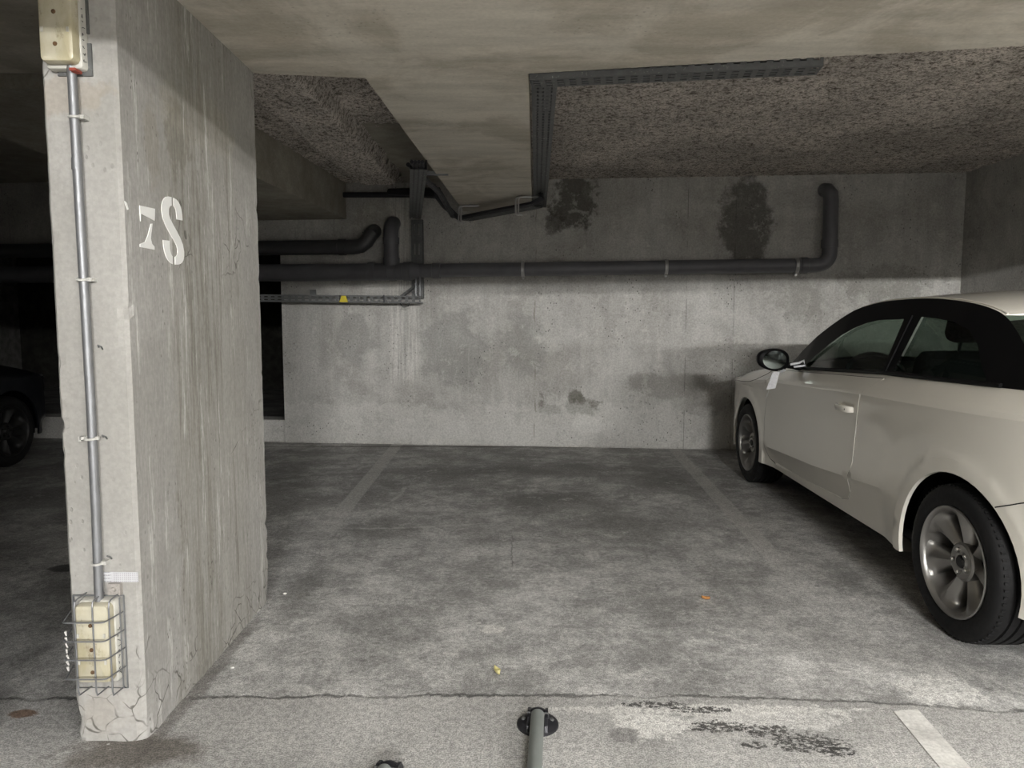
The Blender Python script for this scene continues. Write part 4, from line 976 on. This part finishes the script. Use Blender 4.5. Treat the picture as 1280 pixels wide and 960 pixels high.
    for sw, zw in WHEELS:
        for sgn in (1, -1):
            mb = MB(); vs = []; n = 24
            for k in range(n+1):
                g = math.pi*1.12*k/n-math.pi*.06
                for yy in (.50, .80): vs.append((sw+(RA+.012)*math.cos(g), sgn*yy, zw+(RA+.012)*math.sin(g)))
            mb.add(vs, [(2*i, 2*i+1, 2*i+3, 2*i+2) for i in range(n)]); vs = [(sw+(RA+.012)*math.cos(2*math.pi*k/n), sgn*.5, max(.1, zw+(RA+.012)*math.sin(2*math.pi*k/n))) for k in range(n)]
            mb.add(vs, [tuple(range(n))]); mb.build('wheel_housing', black, e)
    # ---- interior
    mb = MB(); mb.box((2.42, -.68, .74), (2.88, .68, .85), ch=.04); mb.build('dashboard', M['trim_dark'], e)
    for sgn in (1, -1):
        mb = MB(); mb.box((1.60, sgn*.36-.24, .36), (2.12, sgn*.36+.24, .52), ch=.05)
        T_ = Matrix.Translation((1.60, sgn*.36, .50)) @ Matrix.Rotation(math.radians(-18), 4, 'Y'); mb.box((-.07, -.23, 0), (.07, .23, .55), T_, ch=.05)
        st = auto(mb.build('front_seat', M['seat'], e)); mb = MB(); mb.box((-.045, -.13, .60), (.05, .13, .78), T_, ch=.035); mb.tube([T_ @ Vector((0, -.06, .5)), T_ @ Vector((0, -.06, .63))], .006, 6); mb.tube([T_ @ Vector((0, .06, .5)), T_ @ Vector((0, .06, .63))], .006, 6)
        auto(mb.build('headrest', M['seat'], st))
    mb = MB(); mb.box((.95, -.60, .38), (1.40, .60, .54), ch=.05); T_ = Matrix.Translation((.95, 0, .5)) @ Matrix.Rotation(math.radians(-20), 4, 'Y'); mb.box((-.07, -.6, 0), (.07, .6, .48), T_, ch=.05); auto(mb.build('rear_seat', M['seat'], e))
    if not simple:
        c_ = Vector((2.30, .36, .80)); mb = MB(); U = Vector((0, 1, 0)); V_ = Vector((.42, 0, .9)).normalized()
        mb.tube([c_+U*.185*math.cos(g)+V_*.185*math.sin(g) for g in [2*math.pi*k/32 for k in range(33)]], .014, 8); mb.tube([c_-U*.18, c_, c_+U*.18], [.014, .04, .014], 8); mb.tube([c_, c_+Vector((.22, 0, -.10))], .025, 8); mb.build('steering_wheel', M['trim_dark'], e)
    # ---- mirrors
    for sgn in (1, -1):
        mb = MB(); vs = []; nu, nv = 20, 12; cx, cy_, cz_ = 2.375, .945, .932
        for i in range(nv+1):
            ph = math.pi*i/nv
            for k in range(nu):
                th = 2*math.pi*k/nu; sx = math.copysign(abs(math.cos(th))**.8, math.cos(th))*math.sin(ph)**.7; sz = math.copysign(abs(math.sin(th))**.8, math.sin(th))*math.sin(ph)**.7; sy = math.cos(ph)
                dep = .062*sx if sx > 0 else .030*sx
                vs.append((cx+dep, sgn*(cy_+.095*sy), cz_+.068*sz*(1-.12*sy)+.006*sy))
        mb.add(vs, [((i*nu+k, i*nu+(k+1) % nu, (i+1)*nu+(k+1) % nu, (i+1)*nu+k)) for i in range(nv) for k in range(nu)])
        mr = auto(mb.build('wing_mirror', black, e), 60)
        mb = MB(); mb.tube([(2.40, sgn*.765, .885), (2.395, sgn*.81, .892), (2.385, sgn*.87, .900)], [.026, .020, .018], 10); mb.build('mirror_arm', black, mr)
        mb = MB(); n = 24; mb.add([(cx-.0315, sgn*cy_, cz_)]+[(cx-.031, sgn*(cy_+.070*math.cos(2*math.pi*k/n)), cz_+.054*math.sin(2*math.pi*k/n)) for k in range(n)], [(0, 1+k, 1+(k+1) % n) for k in range(n)]); mb.build('mirror_glass', M['mirror'], mr)
    # ---- lights on nose and tail
    for sgn in (1, -1):
        for nm, lo_, hi_, z0, z1, mt in (('headlamp', 3.68, 4.02, .56, .66, M['lens']), ('tail_lamp', A0+.46, .20, .69, .84, M['red_lens'])):
            mb = MB(); panel(mb, [(lo_, z0), (hi_, z0), (hi_, z1), (lo_, z1)], lambda a_, z_: skin(a_, z_, .004), (), (), .04, mirror=False)
            if sgn < 0: mb.v = [Vector((q.x, -q.y, q.z)) for q in mb.v]
            mb.build(nm, mt, e, True)
    mb = MB(); panel(mb, [(4.14, .33), (A1, .33), (A1, .60), (4.20, .60)], lambda a_, z_: skin(a_, z_, .004), (), (), .05); mb.build('grille', black, e, True)
    # ---- wheels
    for sw, zw in WHEELS:
        for sgn in (1, -1):
            wheel(e, sw, sgn, S, simple or sgn < 0, M['disc'] if simple else M['alloy'])
    return tag(e, label, 'car')

def wheel(e, sw, sgn, S, low, alloy=None):
    R_ = .285; W2 = .100; yc = .745
    T_ = Matrix.Translation((sw, sgn*yc, R_+.002)) @ Matrix.Rotation(-math.pi/2*sgn, 4, 'X')      # local z = outwards
    prof = [(.196, .078), (.200, .092), (.212, .101), (.240, .106), (.262, .101), (.274, .092), (.280, .080)]
    for g in (.052, .018, -.018, -.052): prof += [(.2845, g+.016), (.2850, g+.006), (.2780, g+.0045), (.2780, g-.0045), (.2850, g-.006)]
    prof += [(.280, -.080), (.265, -.1), (.24, -.105), (.20, -.09)]
    mb = MB(); mb.lathe(prof, 72, T_)
    # shoulder ribs of the tread
    nr = 0 if low else 72
    for k in range(nr):
        g = 2*math.pi*k/nr; Rk = T_ @ Matrix.Rotation(g, 4, 'Z')
        for z0, z1 in ((.070, .097),): mb.box((.268, -.0045, z0), (.2815, .0045, z1-.008), Rk)
    w_ = auto(mb.build('wheel', M['tyre'], e), 30)
    mb = MB(); mb.lathe([(.196, .080), (.203, .092), (.2035, .100), (.199, .103), (.194, .099), (.190, .088), (.186, .060), (.178, .02), (.170, -.03), (.168, -.08)], 64, T_); auto(mb.build('rim', alloy, w_), 40)
    mb = MB(); mb.lathe([(0, -.02), (.13, -.02), (.13, -.03), (.165, -.03)], 40, T_); mb.build('brake_disc', M['disc'], w_)
    # seven broad petal spokes
    mb = MB(); mb.lathe([(0, .060), (.022, .062), (.030, .066), (.034, .060), (.040, .058), (.062, .062), (.070, .056), (.072, .030)], 40, T_); auto(mb.build('hub', alloy, w_), 40)
    ns = 7
    for s_ in range(ns):
        g0 = 2*math.pi*s_/ns+.25; mb = MB(); vs = []; RR = [.058, .075, .09, .105, .12, .135, .15, .165, .176, .186, .1935]; HW = [.0235, .0245, .026, .0285, .0315, .0345, .038, .0435, .052, .066, .0865]
        ZB = [.050, .052, .055, .058, .062, .066, .070, .074, .078, .083, .090]; nv = 10
        for r_, hw, zb in zip(RR, HW, ZB):
            for k in range(nv+1):
                f = -1+2*k/nv; ang = f*hw/r_; drop = .012*abs(f)+.016*abs(f)**4
                ridge = .004*math.exp(-(f*3.2)**2) if r_ < .18 else 0
                vs.append(T_ @ Vector((r_*math.cos(g0+ang), r_*math.sin(g0+ang), zb-drop*(1 if r_ < .18 else (.1935-r_)/.0135)+ridge)))
        top_n = len(vs)
        nr_ = len(RR); fs = [(i*(nv+1)+k, i*(nv+1)+k+1, (i+1)*(nv+1)+k+1, (i+1)*(nv+1)+k) for i in range(nr_-1) for k in range(nv)]
        base = []
        for kk in (0, nv):
            for i in range(nr_):
                v = vs[i*(nv+1)+kk]; vl = T_.inverted() @ v; base.append(T_ @ Vector((vl.x, vl.y, vl.z-.035)))
        vs += base
        for q, kk in ((0, 0), (1, nv)):
            for i in range(nr_-1): fs.append((i*(nv+1)+kk, (i+1)*(nv+1)+kk, top_n+q*nr_+i+1, top_n+q*nr_+i))
        mb.add(vs, fs); auto(mb.build('spoke', alloy, w_), 50)
    for k in range(5):
        g = 2*math.pi*k/5+.1; mb = MB(); mb.lathe([(0, .074), (.006, .074), (.0085, .070), (.0095, .056)], 6, T_ @ Matrix.Translation((.043*math.cos(g), .043*math.sin(g), 0))); mb.build('wheel_bolt', (M['chrome'] if alloy is M['alloy'] else alloy), w_)
    mb = MB(); mb.lathe([(0, .070), (.018, .070), (.024, .064), (.026, .055)], 24, T_); auto(mb.build('hub_cap', M['disc'], w_), 40)
    return w_

def mat_paint(name, col, rough, coat):
    t = NT(name); n = t.noise(3, 3); t.fin(t.mul(col+(1,), t.grey(n, .97, 1.03)), rough, 0, .5); t.b.inputs['Coat Weight'].default_value = coat; t.b.inputs['Coat Roughness'].default_value = .04; return t.m
def mat_glass(name, tint):
    t = NT(name); out = t.t.nodes['Material Output']; tr = t.n('ShaderNodeBsdfTransparent'); gl = t.n('ShaderNodeBsdfGlossy'); mx = t.n('ShaderNodeMixShader'); fr = t.n('ShaderNodeLayerWeight')
    n = t.noise(4, 2); tr.inputs[0].default_value = tint+(1,); t.L(t.mapr(n, .3, .7, .01, .03), gl.inputs['Roughness']); fr.inputs[0].default_value = .5
    t.L(t.math('ADD', t.math('MULTIPLY', t.math('POWER', fr.outputs['Facing'], 5.0), .8), .05), mx.inputs[0]); t.L(tr.outputs[0], mx.inputs[1]); t.L(gl.outputs[0], mx.inputs[2]); t.L(mx.outputs[0], out.inputs[0]); return t.m
M['white_paint'] = mat_paint('cream_white_car_paint', (.74, .71, .64), .35, 1.0)
M['gloss_black'] = mat_paint('gloss_black_paint', (.003, .003, .0035), .5, 0.0); M['gloss_black'].node_tree.nodes['Principled BSDF'].inputs['Specular IOR Level'].default_value = .18
M['dark_paint'] = mat_paint('dark_car_paint', (.008, .009, .012), .4, .5)
M['glass'] = mat_glass('green_tinted_glass', (.50, .58, .53)); M['rear_glass'] = mat_glass('smoked_rear_glass', (.26, .31, .28)); M['dark_glass'] = mat_glass('dark_glass', (.25, .27, .27))
M['trim_dark'] = plain('dark_dashboard', (.012, .012, .013), .6); M['seat'] = plain('black_seat_fabric', (.010, .010, .011), .9)
M['mirror'] = plain('mirror_silver', (.16, .18, .17), .05, 1.0, wear=.02); M['lens'] = plain('headlamp_lens', (.35, .36, .38), .1, .3); M['red_lens'] = plain('red_lens', (.25, .01, .01), .15)
M['tyre'] = plain('tyre_rubber', (.008, .008, .0085), .68, 0, .28, wear=.3, scale=60); M['alloy'] = plain('silver_alloy', (.33, .322, .31), .34, .85, wear=.06); M['disc'] = plain('dark_brake_steel', (.03, .03, .03), .5, .5); M['chrome'] = plain('bolt_chrome', (.7, .7, .68), .2, 1.0, wear=.05)
S = 1.0432; HD = math.atan2(.99948, .03213)
dv = Vector((.03213, .99948, 0)); org = Vector((2.5649, 2.5770, 0))-dv*(.70*S)
white_car = build_car(org, HD, S, M['white_paint'], M['gloss_black'], M['glass'], 'white three-door hatchback with a black roof arch parked nose to the wall')
dark_car = build_car(Vector((-5.02, 2.45, 0)), math.pi/2, 1.03, M['dark_paint'], M['gloss_black'], M['dark_glass'], 'dark car in the shadow at the far left edge', simple=True)
# paper tag tied to the mirror
CT = Matrix.Translation(org) @ Matrix.Rotation(HD, 4, 'Z') @ Matrix.Scale(S, 4)
tg_e = empty('paper_tag', CT @ Vector((2.43, .90, .86)))
M['film'] = plain('clear_wrap', (.62, .62, .66), .15, 0, .8, wear=.3, scale=90, bump=.5)
def cart(pts): return [CT @ Vector(q) for q in pts]
mb = MB(); mb.tube(cart([(2.43, .885, .862), (2.37, .885, .872), (2.33, .89, .872), (2.36, .90, .862), (2.42, .895, .856), (2.43, .885, .862)]), .008, 6); mb.tube(cart([(2.35, .85, .905), (2.345, .80, .915), (2.33, .78, .93), (2.33, .77, .90), (2.35, .83, .89)]), .007, 6); rel(mb.build('wrap_band', M['film']), tg_e)
mb = MB(); mb.tube(cart([(2.36, .90, .868), (2.32, .93, .872), (2.305, .94, .858)]), .0014, 5); mb.tube(cart([(2.36, .968, .757), (2.365, .975, .72), (2.372, .985, .688)]), .0014, 5); rel(mb.build('string', M['clip_white']), tg_e)
mb = MB(); q = cart([(2.305, .968, .862), (2.300, .928, .866), (2.355, .932, .762), (2.362, .985, .752)]); nn = (q[1]-q[0]).cross(q[3]-q[0]).normalized()*.0015
mb.add(q+[v+nn for v in q], [(0, 1, 2, 3), (7, 6, 5, 4), (0, 4, 5, 1), (1, 5, 6, 2), (2, 6, 7, 3), (3, 7, 4, 0)]); rel(mb.build('tag_card', plain('grubby_white_card', (.62, .62, .64), .8, wear=.35, scale=120)), tg_e)
tag(tg_e, 'small white card tag tied with wrap to the left mirror of the white car', 'tag')
